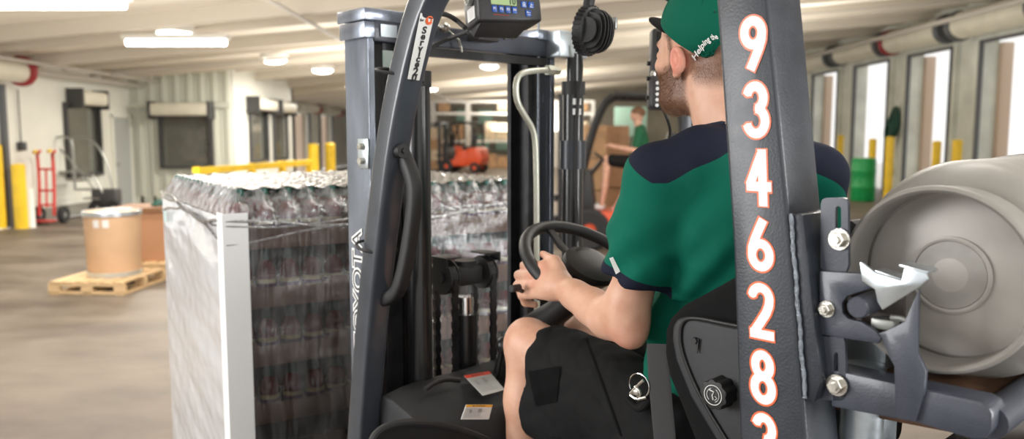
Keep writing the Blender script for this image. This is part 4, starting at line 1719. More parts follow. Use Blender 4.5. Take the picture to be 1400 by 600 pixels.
# grab handle on the pillar
hp = LP([(542, 206), (549, 207), (562, 236), (568, 262), (562, 320), (551, 380), (541, 404), (520, 411)], 'x', .045)
b = MB(); b.tube(hp, .0165, 16, smooth=2, ry=.016, up=(1, 0, 0)); b.build('grab_handle', M_blk, fk)
b = MB()
c = L(548, 206, 'x', .03); b.cyl((c.x - .0, c.y - .012, c.z), (c.x, c.y + .012, c.z), .017, 16); b.cyl((c.x, c.y - .018, c.z), (c.x, c.y + .01, c.z), .007, 6)
b.build('handle_bolt', M_blk, fk)

# --- mast
ym = 1.235
mast_x = .075


def upright(x0, w, d, z1, m=M_mast, name='mast_rail', y=None):
    """channel section, open towards the middle of the mast"""
    y = ym if y is None else y
    sgn = 1 if x0 < .4 else -1
    t = .016
    P = [(0, 0), (w, 0), (w, t), (t, t), (t, d - t), (w, d - t), (w, d), (0, d)]
    P = [(x0 + sgn * p_[0], y + p_[1]) for p_ in P]
    if sgn < 0:
        P = P[::-1]
    b = MB()
    b.prism([(p_[0], p_[1], .12) for p_ in P], (0, 0, z1 - .12))
    return b.build(name, m, fk, smooth=0, bevel=.002)


c = L(473, 40, 'x', mast_x)
# outer rails
y_far = L(471, 60, 'x', mast_x).y
y_near = L(503, 60, 'x', mast_x).y
ym = y_near
dm = y_far - y_near
ztop = L(478, 14, 'x', mast_x).z
rl = upright(mast_x, .018, dm, ztop - .05)
b = MB(); b.box((mast_x + .045, ym + dm / 2, ztop - .018), (.12, dm + .02, .030), bevel=.003); b.box((mast_x + .04, ym + dm / 2, ztop - .055), (.105, dm + .008, .040), bevel=.002); b.build('rail_cap', M_mast, rl)
b = MB(); b.box((mast_x + .055, ym - .010, ztop - .055), (.048, .003, .030)); b.build('bright_plate', M_galv, rl)
b = MB(); b.box((mast_x + .055, ym - .004, ztop - .125), (.030, .003, .045)); b.build('grease_window', mat('dusty_green', (.35, .42, .38), .5), rl)
XRr = .735
rr_ = upright(XRr, .018, dm, ztop - .05)
b = MB(); b.box((XRr - .02, ym + dm / 2, ztop - .018), (.12, dm + .02, .030), bevel=.003); b.build('rail_cap', M_mast, rr_)
# inner rails
il = upright(mast_x + .05, .05, dm * .85, ztop - .06, M_mastin, 'inner_rail', ym + .012)
ir = upright(XRr - .05, .05, dm * .85, ztop - .06, M_mastin, 'inner_rail', ym + .012)
b = MB(); b.box((.20, ym + .05, 1.1), (.018, .05, 1.7)); b.box((.165, ym + .03, 1.1), (.012, .03, 1.7)); b.build('lift_channel', M_mastin, fk, smooth=0)
# worn edges of the right rail
b = MB(); b.box((XRr - .071, ym - .002, 1.2), (.006, .004, 1.6)); b.build('worn_edge', M_weld, rr_, smooth=0)
# lifting cylinders, one behind each rail
for xx, nm in ((mast_x + .115, 1), (XRr + .035, 0)):
    b = MB(); b.cyl((xx, ym - .045, .3), (xx, ym - .045, L(760, 112, 'y', ym - .045).z), .032, 24); cy = b.build('lift_cylinder', M_blkgloss, fk)
    zc = L(760, 112, 'y', ym - .045).z
    b = MB(); b.cyl((xx, ym - .045, zc), (xx, ym - .045, ztop - .07), .021, 20); b.build('rod', M_blkgloss, cy)
    b = MB(); b.cyl((xx, ym - .045, zc - .035), (xx, ym - .045, zc + .004), .036, 24); b.build('gland', M_blk, cy)
    if nm == 0:
        b = MB(); b.cyl((xx, ym - .045, L(770, 230, 'y', ym).z), (xx, ym - .045, L(770, 192, 'y', ym).z), .040, 24); b.build('clamp', M_post, cy)
        for yy in (138, 152):
            q = L(770, yy, 'y', ym - .08)
            b = MB(); b.box((xx - .016, ym - .075, q.z), (.026, .010, .018)); b.build('pale_tape', M_lblw, cy)
# bright cap and bracket over the right rail
q0, q1 = L(752, 42, 'y', ym - .02), L(790, 82, 'y', ym - .02)
b = MB(); b.box(((q0.x + q1.x) / 2, ym - .03, (q0.z + q1.z) / 2), (q1.x - q0.x, .06, q0.z - q1.z), bevel=.004); b.build('top_bracket', M_galv, rr_)
# top crossbar with bolts
b = MB(); b.box((.40, ym + .02, ztop - .055), (.62, .05, .055), bevel=.004); b.build('mast_crossbar', M_arm, fk)
b = MB(); b.box((.42, ym - .02, ztop - .10), (.50, .02, .022)); b.build('hose_tray', M_mastin, fk)
# small reflector and clip on the crossbar
q = L(607, 37, 'y', ym - .03)
b = MB(); b.sphere(q, .018, (1, .7, .8)); b.tube([q, q + Vector((.05, -.0, -.03)), q + Vector((.06, 0, -.06))], .0035, 6); b.build('sensor', M_zinc, fk)
# hinge clamp low on the left rail
q = L(497, 210, 'x', mast_x - .004)
b = MB(); b.box((mast_x - .004, q.y + .0, q.z), (.006, .045, .075), bevel=.002); cl = b.build('rail_clamp', M_galv, rl)
for dz in (-.018, .018):
    b = MB(); b.cyl((mast_x - .018, q.y, q.z + dz), (mast_x - .004, q.y, q.z + dz), .009, 6); b.build('bolt', M_zinc, cl)
# maker's name up the outside of the left rail
q = L(490, 398, 'x', mast_x - .0015)
text('maker_name', 'TOYOTA', .062, M_white, rl, q, (0, 0, 1), (0, 1, 0), bold=.0035, sx=1.25)
text('maker_name_fill', 'TOYOTA', .062, mat('rail_letter_fill', (.05, .055, .06), .4), rl, q + Vector((-.0006, 0, 0)), (0, 0, 1), (0, 1, 0), bold=-.0008, sx=1.25)

# free-lift cylinder with its chain wheels in the middle of the mast
yc = ym - .02
qa, qb = L(597, 352, 'y', yc), L(676, 352, 'y', yc)
xc = L(636, 400, 'y', yc).x
zc = L(636, 375, 'y', yc).z
b = MB(); b.cyl((xc, yc, .3), (xc, yc, L(636, 428, 'y', yc).z), .033, 28); fc = b.build('free_lift_cylinder', M_blkgloss, fk)
b = MB(); b.cyl((xc, yc, L(636, 428, 'y', yc).z), (xc, yc, L(636, 405, 'y', yc).z), .023, 24)
b.build('cylinder_rod', M_chrome, fc)
b = MB(); b.box((xc, yc, zc), (.085, .06, .055), bevel=.01); b.cyl((xc, yc, zc + .02), (xc, yc, zc + .04), .03, 20)
b.build('crosshead', M_blk, fc)
for sx in (-1, 1):
    wx = xc + sx * .068
    b = MB()
    b.lathe([(.012, -.016), (.045, -.016), (.047, -.010), (.036, -.008), (.036, .008), (.047, .010), (.045, .016), (.012, .016)], (wx, yc, zc), (1, 0, 0), 32, closed=True)
    b.lathe([(0, -.02), (.015, -.02), (.015, .02), (0, .02)], (wx, yc, zc), (1, 0, 0), 20)
    wl_ = b.build('chain_wheel', M_blk, fc)
    b = MB(); b.box((wx + sx * .002, yc - .004, zc + .056), (.050, .07, .005), bevel=.002); b.box((wx + sx * .026, yc - .01, zc + .045), (.004, .06, .025)); b.build('wheel_guard', M_blk, fc)
    # chain: links round the wheel and down both sides
    b = MB()
    z_ = zc
    path = []
    while z_ > .55:
        path.append((yc - .040, z_)); z_ -= .0165
    path = path[::-1]
    for a_ in range(1, 8):
        t = pi - a_ * pi / 8
        path.append((yc + .040 * cos(t), zc + .040 * sin(t)))
    z_ = zc
    while z_ > .55:
        path.append((yc + .040, z_)); z_ -= .0165
    for i_, ((ya, za), (yb_, zb_2)) in enumerate(zip(path, path[1:])):
        an_ = atan2(zb_2 - za, yb_ - ya)
        wdt = .020 if i_ % 2 else .014
        b.box((wx, (ya + yb_) / 2, (za + zb_2) / 2), (wdt, .0195, .011), rot=(an_, 0, 0))
    b.build('lift_chain', M_mastin, fc, smooth=0)

# fork carriage behind the mast, forks
b = MB()
for zz in (.30, .72):
    b.box((.40, ym + dm + .09, zz), (1.0, .04, .09), bevel=.004)
for xx in (.16, .64):
    b.box((xx, ym + dm + .05, .50), (.03, .08, .5))
b.build('fork_carriage', M_mastin, fk, smooth=0)
for xx in (.20, .62):
    b = MB(); b.box((xx, ym + dm + .13, .45), (.10, .04, .62)); b.box((xx, ym + dm + .42, .155), (.10, .54, .03)); b.build('fork', M_mastin, fk, smooth=0)

# pale hydraulic pipe on the right of the mast
yp = ym - .085
pp = LP([(760, 96), (738, 96), (712, 99), (705, 112), (706, 138), (717, 158), (729, 176), (733, 200), (734, 330), (734, 480)], 'y', yp)
b = MB(); b.tube(pp, .0085, 14, smooth=2); pipe = b.build('hydraulic_pipe', M_hose, fk)
b = MB()
q = L(752, 96, 'y', yp); b.cyl(q - Vector((.012, 0, 0)), q + Vector((.014, 0, 0)), .015, 6); b.cyl(q + Vector((.018, 0, 0)), q + Vector((.035, 0, 0)), .012, 6)
b.build('pipe_union', M_hose, pipe)
b = MB(); pp = LP([(792, 60), (796, 95), (789, 140), (786, 240), (790, 330)], 'y', ym - .09); b.tube(pp, .0055, 8, smooth=2); b.build('hose', M_rubber, fk)
b = MB(); b.box(L(792, 215, 'y', ym - .07), (.016, .02, .05), bevel=.002); b.build('hose_clip', M_silver, fk)

# --- weighing display hanging under the guard
yd = .86
c = L(694, 9, 'y', yd)
dsp = bpy.data.objects.new('weighing_display', None)
COL.objects.link(dsp); dsp.parent = fk
dsp.location = c
dsp.rotation_euler = (radians(-10), 0, radians(-16))
dsp.empty_display_size = .05


def dl(x, z, y=0):
    return Vector((x, y, z))


b = MB()
b.prism([(-.078, 0, -.040), (.094, 0, -.030), (.094, 0, .09), (-.078, 0, .09)], (0, .085, 0))
case = b.build('display_case', M_display, dsp, bevel=.007, seg=3)
b = MB(); b.prism([(-.07, .012, -.040), (.070, .012, -.032), (.05, .06, -.060), (-.07, .06, -.063)], (0, .02, .03)); b.build('case_foot', M_display, dsp, bevel=.004)
b = MB(); b.box((.01, .04, .13), (.05, .03, .12), bevel=.004); b.box((.01, .0, .18), (.03, .12, .03), bevel=.004); b.build('hanger', M_post, dsp)
b = MB(); b.box((-.010, -.001, .028), (.068, .002, .050)); b.build('screen', M_lcd, dsp, smooth=0)
text('screen_digits', '10', .022, M_seg, dsp, (.012, -.0025, .012), (1, 0, 0), (0, 0, 1), bold=.0006, sx=.9)
for k_, s_ in enumerate(('F1', 'F2', 'F3', 'F4')):
    xx = -.036 + .0178 * k_
    b = MB(); b.box((xx, -.001, -.008), (.0135, .003, .0165), bevel=.002); kb = b.build('button', M_blue, dsp)
    text('button_text', s_, .0085, M_white, kb, (xx, -.003, -.008), (1, 0, 0), (0, 0, 1), bold=.0003)
for k_, (xx, zz, s_) in enumerate(((.044, .008, 'A'), (.064, .008, 'S'), (.055, -.013, '=')), 0):
    b = MB(); b.box((xx, -.001, zz), (.0155, .003, .0155), bevel=.002); kb = b.build('button', M_blue, dsp)
    b = MB()
    if s_ == 'A':
        b.lathe([(.0022, 0), (.0036, 0), (.0036, .0006), (.0022, .0006)], (xx, -.0032, zz + .002), (0, 1, 0), 14, closed=True); b.box((xx, -.003, zz - .0045), (.010, .0006, .0014)); b.box((xx, -.003, zz - .002), (.006, .0006, .0012))
    elif s_ == 'S':
        b.box((xx - .001, -.003, zz), (.0014, .0006, .009), rot=(0, .3, 0)); b.box((xx + .001, -.003, zz), (.006, .0006, .0014)); b.box((xx, -.003, zz - .005), (.008, .0006, .0012))
    else:
        b.box((xx, -.003, zz + .001), (.010, .0006, .0016)); b.box((xx, -.003, zz - .004), (.008, .0006, .0012)); b.box((xx - .003, -.003, zz + .003), (.003, .0006, .003), rot=(0, .78, 0))
    b.build('button_symbol', M_white, kb, smooth=0)
text('maker_line', 'weighing system', .0050, M_lblr, dsp, (-.018, -.0012, -.0215), (1, 0, 0), (0, 0, 1)) if False else None
b = MB()
for i_ in range(9):
    b.box((-.037 + .0046 * i_, -.0005, -.0222), (.0034, .0006, .0013))
b.build('red_print', M_lblr, dsp, smooth=0)
# side with its round plug and rating label
b = MB(); b.cyl((-.079, .035, .022), (-.091, .035, .022), .014, 20); pg = b.build('side_socket', M_silver, dsp)
b = MB()
for an_ in range(4):
    b.cyl((-.091, .035 + .007 * cos(an_ * pi / 2), .022 + .007 * sin(an_ * pi / 2)), (-.094, .035 + .007 * cos(an_ * pi / 2), .022 + .007 * sin(an_ * pi / 2)), .0028, 8)
b.build('socket_pin', M_zinc, pg)
b = MB(); b.box((-.0795, .040, -.012), (.001, .042, .030)); rl2 = b.build('rating_label', M_lblw, dsp, smooth=0)
b = MB()
for i_ in range(6):
    b.box((-.0802, .040, .000 - .0042 * i_), (.0004, .034 - .004 * (i_ % 3), .0010))
b.build('label_print', M_inkg, rl2, smooth=0)
# cable to the pillar
b = MB(); b.tube([L(577, 112, 'x', .06), L(580, 78, 'x', .09), L(590, 64, 'x', .13), L(615, 52, 'x', .20), L(640, 44, 'y', .86)], .0048, 8, smooth=2)
b.tube([L(598, 18, 'x', .08), L(612, 20, 'x', .15), L(625, 28, 'x', .2), L(636, 38, 'y', .88)], .006, 8, smooth=2)
b.build('display_cable', M_rubber, fk)
# camera box with blue lens on the crossbar
q = L(660, 51, 'y', ym - .05)
b = MB(); b.box(q, (.075, .05, .024), bevel=.004); cbx = b.build('camera_box', M_display, fk)
b = MB(); b.box(q + Vector((.012, -.026, .004)), (.020, .003, .010), bevel=.001); b.build('blue_lens', M_cyan, cbx)
b = MB()
for xx in (690, 701):
    b.sphere(L(xx, 51, 'y', ym - .05), .007)
b.build('indicator', M_zinc, cbx)

# --- work light seen from behind: ribbed round housing
wlp = L(803, 42, 'y', .74)
wlr = bpy.data.objects.new('work_light', None)
COL.objects.link(wlr); wlr.parent = fk
wlr.location = wlp
axw = Vector((.10, -.98, .10)).normalized()      # its back looks at the driver
wlr.rotation_euler = (radians(8), 0, radians(12))
b = MB(); b.lathe([(0, .012), (.052, .012), (.058, .008), (.058, -.012), (.054, -.016), (.040, -.018), (0, -.018)], (0, 0, 0), (0, 1, 0), 44)
b.build('rim', M_blk, wlr)
b = MB()
for k_ in range(30):
    t = 2 * pi * k_ / 30
    b.box((.0585 * cos(t), -.002, .0585 * sin(t)), (.005, .020, .006), rot=(0, -t, 0))
b.build('rim_tooth', M_blk, wlr)
for k_ in range(8):
    u_ = -.044 + .0126 * k_
    hh = sqrt(max(.0001, .053 ** 2 - u_ ** 2))
    b = MB()
    b.prism([(u_ - .002, -.012 - .050 * sin(pi * q_ / 16) ** .55 * (hh / .053) ** .5, hh * cos(pi * q_ / 16)) for q_ in range(17)], (.004, 0, 0))
    b.build('cooling_fin', M_blk, wlr, smooth=25)
b = MB(); b.lathe([(0, -.034), (.020, -.033), (.032, -.024), (.038, -.014), (0, -.014)], (0, 0, 0), (0, 1, 0), 28); b.build('housing_core', M_blkgloss, wlr)
b = MB(); b.lathe([(0, .0125), (.050, .0125), (.044, .018), (0, .020)], (0, 0, 0), (0, 1, 0), 32); b.build('lens', M_silver, wlr)
b = MB(); b.tube([wlp + Vector((0, 0, .035)), wlp + Vector((.002, .0, .06)), wlp + Vector((.01, .0, .085)), wlp + Vector((.012, .01, .14)), wlp + Vector((.012, .02, .24))], .014, 10, smooth=1); b.build('light_bracket', M_blk, fk)
b = MB(); b.box(L(838, 32, 'y', .74), (.008, .025, .030), bevel=.002); b.build('light_hook', M_silver, fk)

# --- handheld terminal in its holder
ht_ = bpy.data.objects.new('handheld_terminal', None)
COL.objects.link(ht_); ht_.parent = fk
ht_.location = L(911, 96, 'y', .68)
ht_.rotation_euler = (radians(-6), radians(2), radians(-38))
b = MB(); b.box((0, .02, .03), (.078, .04, .16), bevel=.010, seg=3); b.build('terminal_body', M_display, ht_)
b = MB(); b.box((.004, -.001, .062), (.062, .004, .075), bevel=.003); b.build('terminal_screen', M_blkgloss, ht_)
b = MB(); b.box((0, .018, -.060), (.084, .042, .085), bevel=.012, seg=3); b.build('keypad_block', M_display, ht_)
b = MB()
for r_ in range(5):
    for c_ in range(4):
        b.cyl((-.024 + .016 * c_, -.003, -.035 - .0145 * r_), (-.024 + .016 * c_, -.007, -.035 - .0145 * r_), .0046, 10)
o = b.build('key', M_lblw, ht_)
b = MB(); b.tube([(.0, .045, .05), (.02, .07, .12), (.06, .10, .30)], .012, 10, smooth=1); b.build('holder_arm', M_blk, ht_)
b = MB(); b.box((-.034, .01, -.010), (.010, .03, .014), bevel=.002); b.build('trigger_clip', M_zinc, ht_)
for zz in (.02, -.02, -.07):
    b = MB(); b.cyl((-.040, .02, zz), (-.046, .02, zz), .006, 10); b.build('side_button', M_blk, ht_)
b = MB(); b.tube([(.0, .02, -.10), (.012, .02, -.125), (.03, .05, -.15), (.04, .1, -.17)], .004, 8, smooth=2); b.build('coiled_lead', M_blk, ht_)

# --- dashboard cowl at the driver's feet
zc_ = L(560, 530, 'y', .98).z
A1 = L(512, 523, 'x', .07); 
def cow(x, y, ax, v): return L(x, y, ax, v)
e1 = L(534, 517, 'y', 1.08)      # far left corner
e2 = L(690, 486, 'y', 1.08)      # far right
n1 = L(580, 545, 'y', .92)
n2 = L(690, 553, 'y', .86)
XL0 = .055
ztp = (L(534, 517, 'x', .10)).z
b = MB()
nu, nv = 24, 14
# top sheet falling to the driver, side bulge and vertical skirt, as one shell
rows = []
yfar, ynear = 1.06, .86
for v in range(nv + 1):
    row = []
    sv = v / nv
    for u in range(nu + 1):
        su = u / nu
        x = XL0 + (.78 - XL0) * su
        # path over v: far bottom -> far top edge -> near crest -> down to the floor
        yy, zz = [(yfar, .62), (yfar, .90), (yfar, 1.0), (yfar - .01, 1.02), (yfar - .05, 1.018), (yfar - .12, 1.0), (.90, .985), (.875, .975), (.86, .955), (.85, .93), (.845, .90), (.84, .86), (.835, .80), (.83, .72), (.825, .62)][v]
        zz = .62 + (zz - .62) * (1 - .04 * max(0, 1 - su * 6) ** 2)
        zz += .035 * max(0, su - .35) * (1 if v in range(2, 9) else 0)
        yy -= .02 * sin(pi * su) * (sv > .4)
        row.append(b.bm.verts.new((x, yy, zz)))
    rows.append(row)
for A_, B_ in zip(rows, rows[1:]):
    for a_, b2, c_, d_ in zip(A_, A_[1:], B_[1:], B_):
        b.bm.faces.new((a_, b2, c_, d_))
b.bm.faces.new([r_[0] for r_ in rows])
b.bm.faces.new([r_[-1] for r_ in rows][::-1])
dash = b.build('dashboard_cowl', M_cowl, fk, smooth=40, bevel=.004)
# moulded lid, grip recess and arch in the cowl, warning labels
q = L(605, 529, 'y', .96)
tilt = atan2(.04, .16)
b = MB()
b.tube([(q.x - .055, q.y, q.z + .006), (q.x - .02, q.y + .006, q.z + .016), (q.x + .02, q.y + .006, q.z + .016), (q.x + .055, q.y, q.z + .006)], .007, 10, smooth=2)
b.build('lid_grip', M_blk, dash)
q = L(550, 580, 'y', .835)
b = MB()
pts = [L(x, y, 'y', .832) for x, y in ((508, 604), (514, 592), (530, 582), (556, 577), (600, 580), (640, 590), (672, 604))]
b.tube(pts, .009, 10, smooth=2)
b.build('arch_lip', M_cowl, dash)
b = MB(); b.prism([p_ + Vector((0, -.004, 0)) for p_ in pts] + [pts[-1] + Vector((0, -.004, -.2)), pts[0] + Vector((0, -.004, -.2))], (0, .003, 0)); b.build('arch_recess', M_blk, dash, smooth=0)


def sheet_label(corners, m, head, name):
    """printed label: four corners (tl, tr, br, bl), coloured heading and grey lines of small print"""
    tl, tr, br, bl = corners
    nrm = (tr - tl).cross(bl - tl).normalized()
    if nrm.dot(tl - Vector((-OX * RV.x - OY * RV.y, -OX * FV.x - OY * FV.y, CAM_H))) > 0:
        nrm = -nrm
    b = MB(); b.prism([tl, tr, br, bl], nrm * .0012)
    o = b.build(name, m, dash, smooth=0)

    def pt(u, v, h=.0016):
        return tl.lerp(tr, u).lerp(bl.lerp(br, u), v) + nrm * h
    b = MB(); b.poly([pt(.0, .0), pt(1, .0), pt(1, .16), pt(.0, .16)]); b.build('label_heading', head, o, smooth=0)
    b = MB()
    rg = random.Random(len(name))
    for i in range(9):
        v = .24 + .075 * i
        b.poly([pt(.06, v), pt(.06 + rg.uniform(.5, .88), v), pt(.06 + .6, v + .025), pt(.06, v + .025)])
    b.poly([pt(.18, .34, .002), pt(.26, .30, .002), pt(.30, .52, .002), pt(.2, .55, .002)])
    b.poly([pt(.5, .30, .002), pt(.62, .26, .002), pt(.66, .5, .002), pt(.5, .52, .002)])
    b.build('label_print', M_inkg, o, smooth=0)
    b = MB()
    for i in range(7):
        b.poly([pt(.36 + .055 * i, .05, .002), pt(.395 + .055 * i, .05, .002), pt(.395 + .055 * i, .11, .002), pt(.36 + .055 * i, .11, .002)])
    b.poly([pt(.24, .12, .002), pt(.33, .12, .002), pt(.285, .02, .002)])
    b.build('heading_print', M_ink, o, smooth=0)


zt1 = 1.03
sheet_label([L(634, 514, 'z', zt1), L(669, 508, 'z', zt1), L(690, 533, 'z', zt1), L(660, 541, 'z', zt1)], mat('label_grey', (.48, .50, .48), .45), M_lblr, 'danger_label')
yl = .826
sheet_label([L(637, 553, 'y', yl), L(673, 553, 'y', yl), L(668, 573, 'y', yl), L(630, 573, 'y', yl)], M_lblw, M_lblo, 'caution_label')

# --- steering wheel, hub, column, knob
WT = radians(32)
WC = L(805, 366, 'x', .40)
WR = .165


def wh(r, ph, h=0):
    return WC + Vector((r * cos(ph), r * sin(ph) * cos(WT) - h * sin(WT), r * sin(ph) * sin(WT) + h * cos(WT)))


sw = bpy.data.objects.new('steering_wheel', None)
COL.objects.link(sw); sw.parent = fk; sw.empty_display_size = .05
b = MB(); b.tube([wh(WR, 2 * pi * k / 48) for k in range(48)], .0150, 14, closed=True); b.build('rim', M_blk, sw)
b = MB()
nrmw = Vector((0, -sin(WT), cos(WT)))
b.lathe([(0, .030), (.030, .029), (.052, .024), (.066, .013), (.068, 0), (.056, -.02), (.03, -.035), (0, -.035)], WC, nrmw, 36)
hub = b.build('hub', M_blk, sw)
b = MB()
for k in range(9):
    a_ = radians(60 + 60 * k / 8)
    p_ = wh(.046, a_ + radians(30) * 0, .0285); b.sphere(p_, .0022, (1, 1, 1), 6)
b.build('hub_marks', M_display, hub)
for a_ in (200, 340, 90):
    a_ = radians(a_)
    b = MB(); b.tube([wh(.04, a_, -.01), wh(.1, a_, -.012), wh(WR, a_, 0)], .011, 10, ry=.006, up=nrmw); b.build('spoke', M_blk, sw)
b = MB(); b.tube([WC - nrmw * .03, WC - nrmw * .12, Vector((WC.x, .93, 1.12)), Vector((WC.x, .98, .98))], .034, 16, smooth=1); b.build('steering_column', M_blk, fk)
b = MB(); q = L(704, 394, 'x', .20); b.cyl(q + Vector((-.012, 0, 0)), q + Vector((.016, 0, 0)), .0085, 16, bev=.002); b.tube([q, q + Vector((.05, .01, -.02)), q + Vector((.12, .02, -.05))], .005, 8)
b.build('direction_lever', M_blk, fk)
b = MB(); q = L(688, 472, 'x', .33); b.sphere(q, .020, (1, 1, 1.1)); b.tube([q, q + Vector((.01, .05, -.15)), Vector((q.x, 1.0, 1.0))], .007, 8); b.build('hydraulic_lever', M_blkgloss, fk)

# --- seat
seat = bpy.data.objects.new('driver_seat', None)
COL.objects.link(seat); seat.parent = fk; seat.empty_display_size = .05
bo = [(1030, 362), (1003, 378), (960, 402), (930, 418), (912, 436), (906, 452), (905, 483), (911, 515), (925, 548), (945, 600), (965, 650), (1120, 650), (1120, 400)]
BX = .150
pb_ = [L(x, y, 'x', BX) for x, y in bo]
b = MB(); b.prism(pb_, (.10, 0, 0)); b.build('side_bolster', M_seatfab, seat, bevel=.018, seg=4)
b = MB(); b.prism([(p_.x + .5, p_.y, p_.z) for p_ in pb_], (.10, 0, 0)); b.build('side_bolster', M_seatfab, seat, bevel=.018, seg=4)
pa = [L(x, y, 'x', BX - .004) for x, y in ((1030, 448), (1003, 444), (945, 431), (932, 434), (926, 445), (925, 462), (930, 490), (950, 540), (990, 607), (1010, 650), (1120, 650), (1120, 470))]
b = MB(); b.prism(pa, (-.016, 0, 0)); sp = b.build('side_panel', M_greyplast, seat, bevel=.007, seg=3)
pr = [L(x, y, 'x', BX - .022) for x, y in ((1020, 447), (1003, 445), (946, 433), (932, 440), (929, 462), (935, 490), (956, 540), (1000, 612))]
b = MB(); b.tube(pr, .0035, 8, smooth=2); b.build('panel_rim', M_blk, sp)
b = MB(); q = L(951, 465, 'x', BX - .022); b.cyl(q, q + Vector((-.006, 0, 0)), .006, 6); b.prism([q + Vector((-.001, .006, .004)), q + Vector((-.001, -.008, .004)), q + Vector((-.001, -.006, -.022))], (-.002, 0, 0)); b.build('panel_screw', M_blk, sp)
# lumbar knob with its dial
q = L(985, 536, 'x', BX - .03)
b = MB()
prof = []
n = 60
ring0, ring1 = [], []
for k in range(n):
    t = 2 * pi * k / n
    rr = .026 + .0016 * cos(9 * t)
    ring0.append(b.bm.verts.new(q + Vector((.012, rr * cos(t), rr * sin(t)))))
    ring1.append(b.bm.verts.new(q + Vector((-.022, rr * .95 * cos(t), rr * .95 * sin(t)))))
for k in range(n):
    b.bm.faces.new((ring0[k], ring0[(k + 1) % n], ring1[(k + 1) % n], ring1[k]))
b.bm.faces.new(ring0); b.bm.faces.new(ring1[::-1])
kn = b.build('lumbar_knob', M_blk, seat, bevel=.0015)
q2 = q + Vector((-.0225, 0, 0))
b = MB(); b.lathe([(.0160, 0), (.0172, 0), (.0172, .0006), (.0160, .0006)], q2, (-1, 0, 0), 40, closed=True)
b.tube([q2 + Vector((-.0006, .007, .008)), q2 + Vector((-.0006, -.002, .006)), q2 + Vector((-.0006, .001, 0)), q2 + Vector((-.0006, -.001, -.008))], .0012, 6)
b.tube([q2 + Vector((-.0006, .012 * cos(t / 10 * 2.2 - 4.2), .012 * sin(t / 10 * 2.2 - 4.2))) for t in range(11)], .0006, 5)
b.tube([q2 + Vector((-.0006, .0115 * cos(t / 10 * 2.2 - .9), .0115 * sin(t / 10 * 2.2 - .9))) for t in range(11)], .0006, 5)
b.tube([q2 + Vector((-.0006, -.004, -.001)), q2 + Vector((-.0006, -.008, -.004)), q2 + Vector((-.0006, -.004, -.008))], .0007, 5)
b.build('knob_dial', M_lblw, kn)
pback = [(.10, 1.00), (.16, 1.00), (.235, 1.05), (.20, 1.30), (.13, 1.38), (.05, 1.36), (.02, 1.2), (.03, 1.02)]
b = MB(); b.prism([(BX + .09, y_, z_) for y_, z_ in pback], (.42, 0, 0)); b.build('backrest', M_seatfab, seat, bevel=.02, seg=3)
b = MB(); b.box((.40, .42, .935), (.46, .42, .11), bevel=.035, seg=3); b.build('seat_cushion', M_seatfab, seat)
b = MB(); b.box((.43, .28, .76), (.60, .66, .24), bevel=.02); b.build('engine_hood', M_cowl, fk)
# seat belt
b = MB()
bl = [L(899, 470, 'x', .19), L(900, 500, 'x', .185), L(904, 550, 'x', .18), L(909, 600, 'x', .175), L(915, 680, 'x', .17)]
b.tube(bl, .0225, 12, ry=.0015, up=(1, .25, 0), smooth=1)
b.build('seat_belt', M_belt, fk)
# grab ring on the far side of the seat
q = L(899, 420, 'x', .34)
b = MB(); b.tube([q + Vector((.0, .034 * cos(t * pi / 10), .038 * sin(t * pi / 10))) for t in range(20)], .010, 10, closed=True); b.build('armrest_ring', M_wpost, fk)

# --- body of the truck
b = MB(); b.prism([(.02, 1.0, .30), (.02, 1.0, .62), (.02, .40, .62), (.02, .05, .72), (.02, -.10, .72), (.02, -.10, .30)], (.86, 0, 0)); b.build('floor_body', M_counter, fk, bevel=.01)
b = MB(); b.prism([(.0, -.10, .25), (.0, -.12, 1.14), (.0, -.30, 1.18), (.0, -.62, 1.12), (.0, -.70, .8), (.0, -.66, .25)], (.90, 0, 0)); b.build('counterweight', M_counter, fk, bevel=.03, seg=3)
for (yy, rr, w_) in ((1.02, .33, .2), (-.32, .27, .17)):
    for xx in (-.02, .92):
        b = MB(); b.lathe([(.14, -w_ / 2), (rr * .86, -w_ / 2), (rr, -w_ / 2 + .03), (rr, w_ / 2 - .03), (rr * .86, w_ / 2), (.14, w_ / 2)], (xx, yy, rr), (1, 0, 0), 36, closed=True); w1 = b.build('wheel', M_tyre, fk)
        b = MB(); b.cyl((xx - w_ * .3, yy, rr), (xx + w_ * .3, yy, rr), .15, 20); b.build('wheel_hub', M_fred, w1)
b = MB(); b.box((.43, 1.15, .5), (.7, .3, .2)); b.build('axle_beam', M_counter, fk)

# --- gas tank bracket on the rear post
br = bpy.data.objects.new('tank_bracket', None)
COL.objects.link(br); br.parent = fk; br.empty_display_size = .05
PX = .020


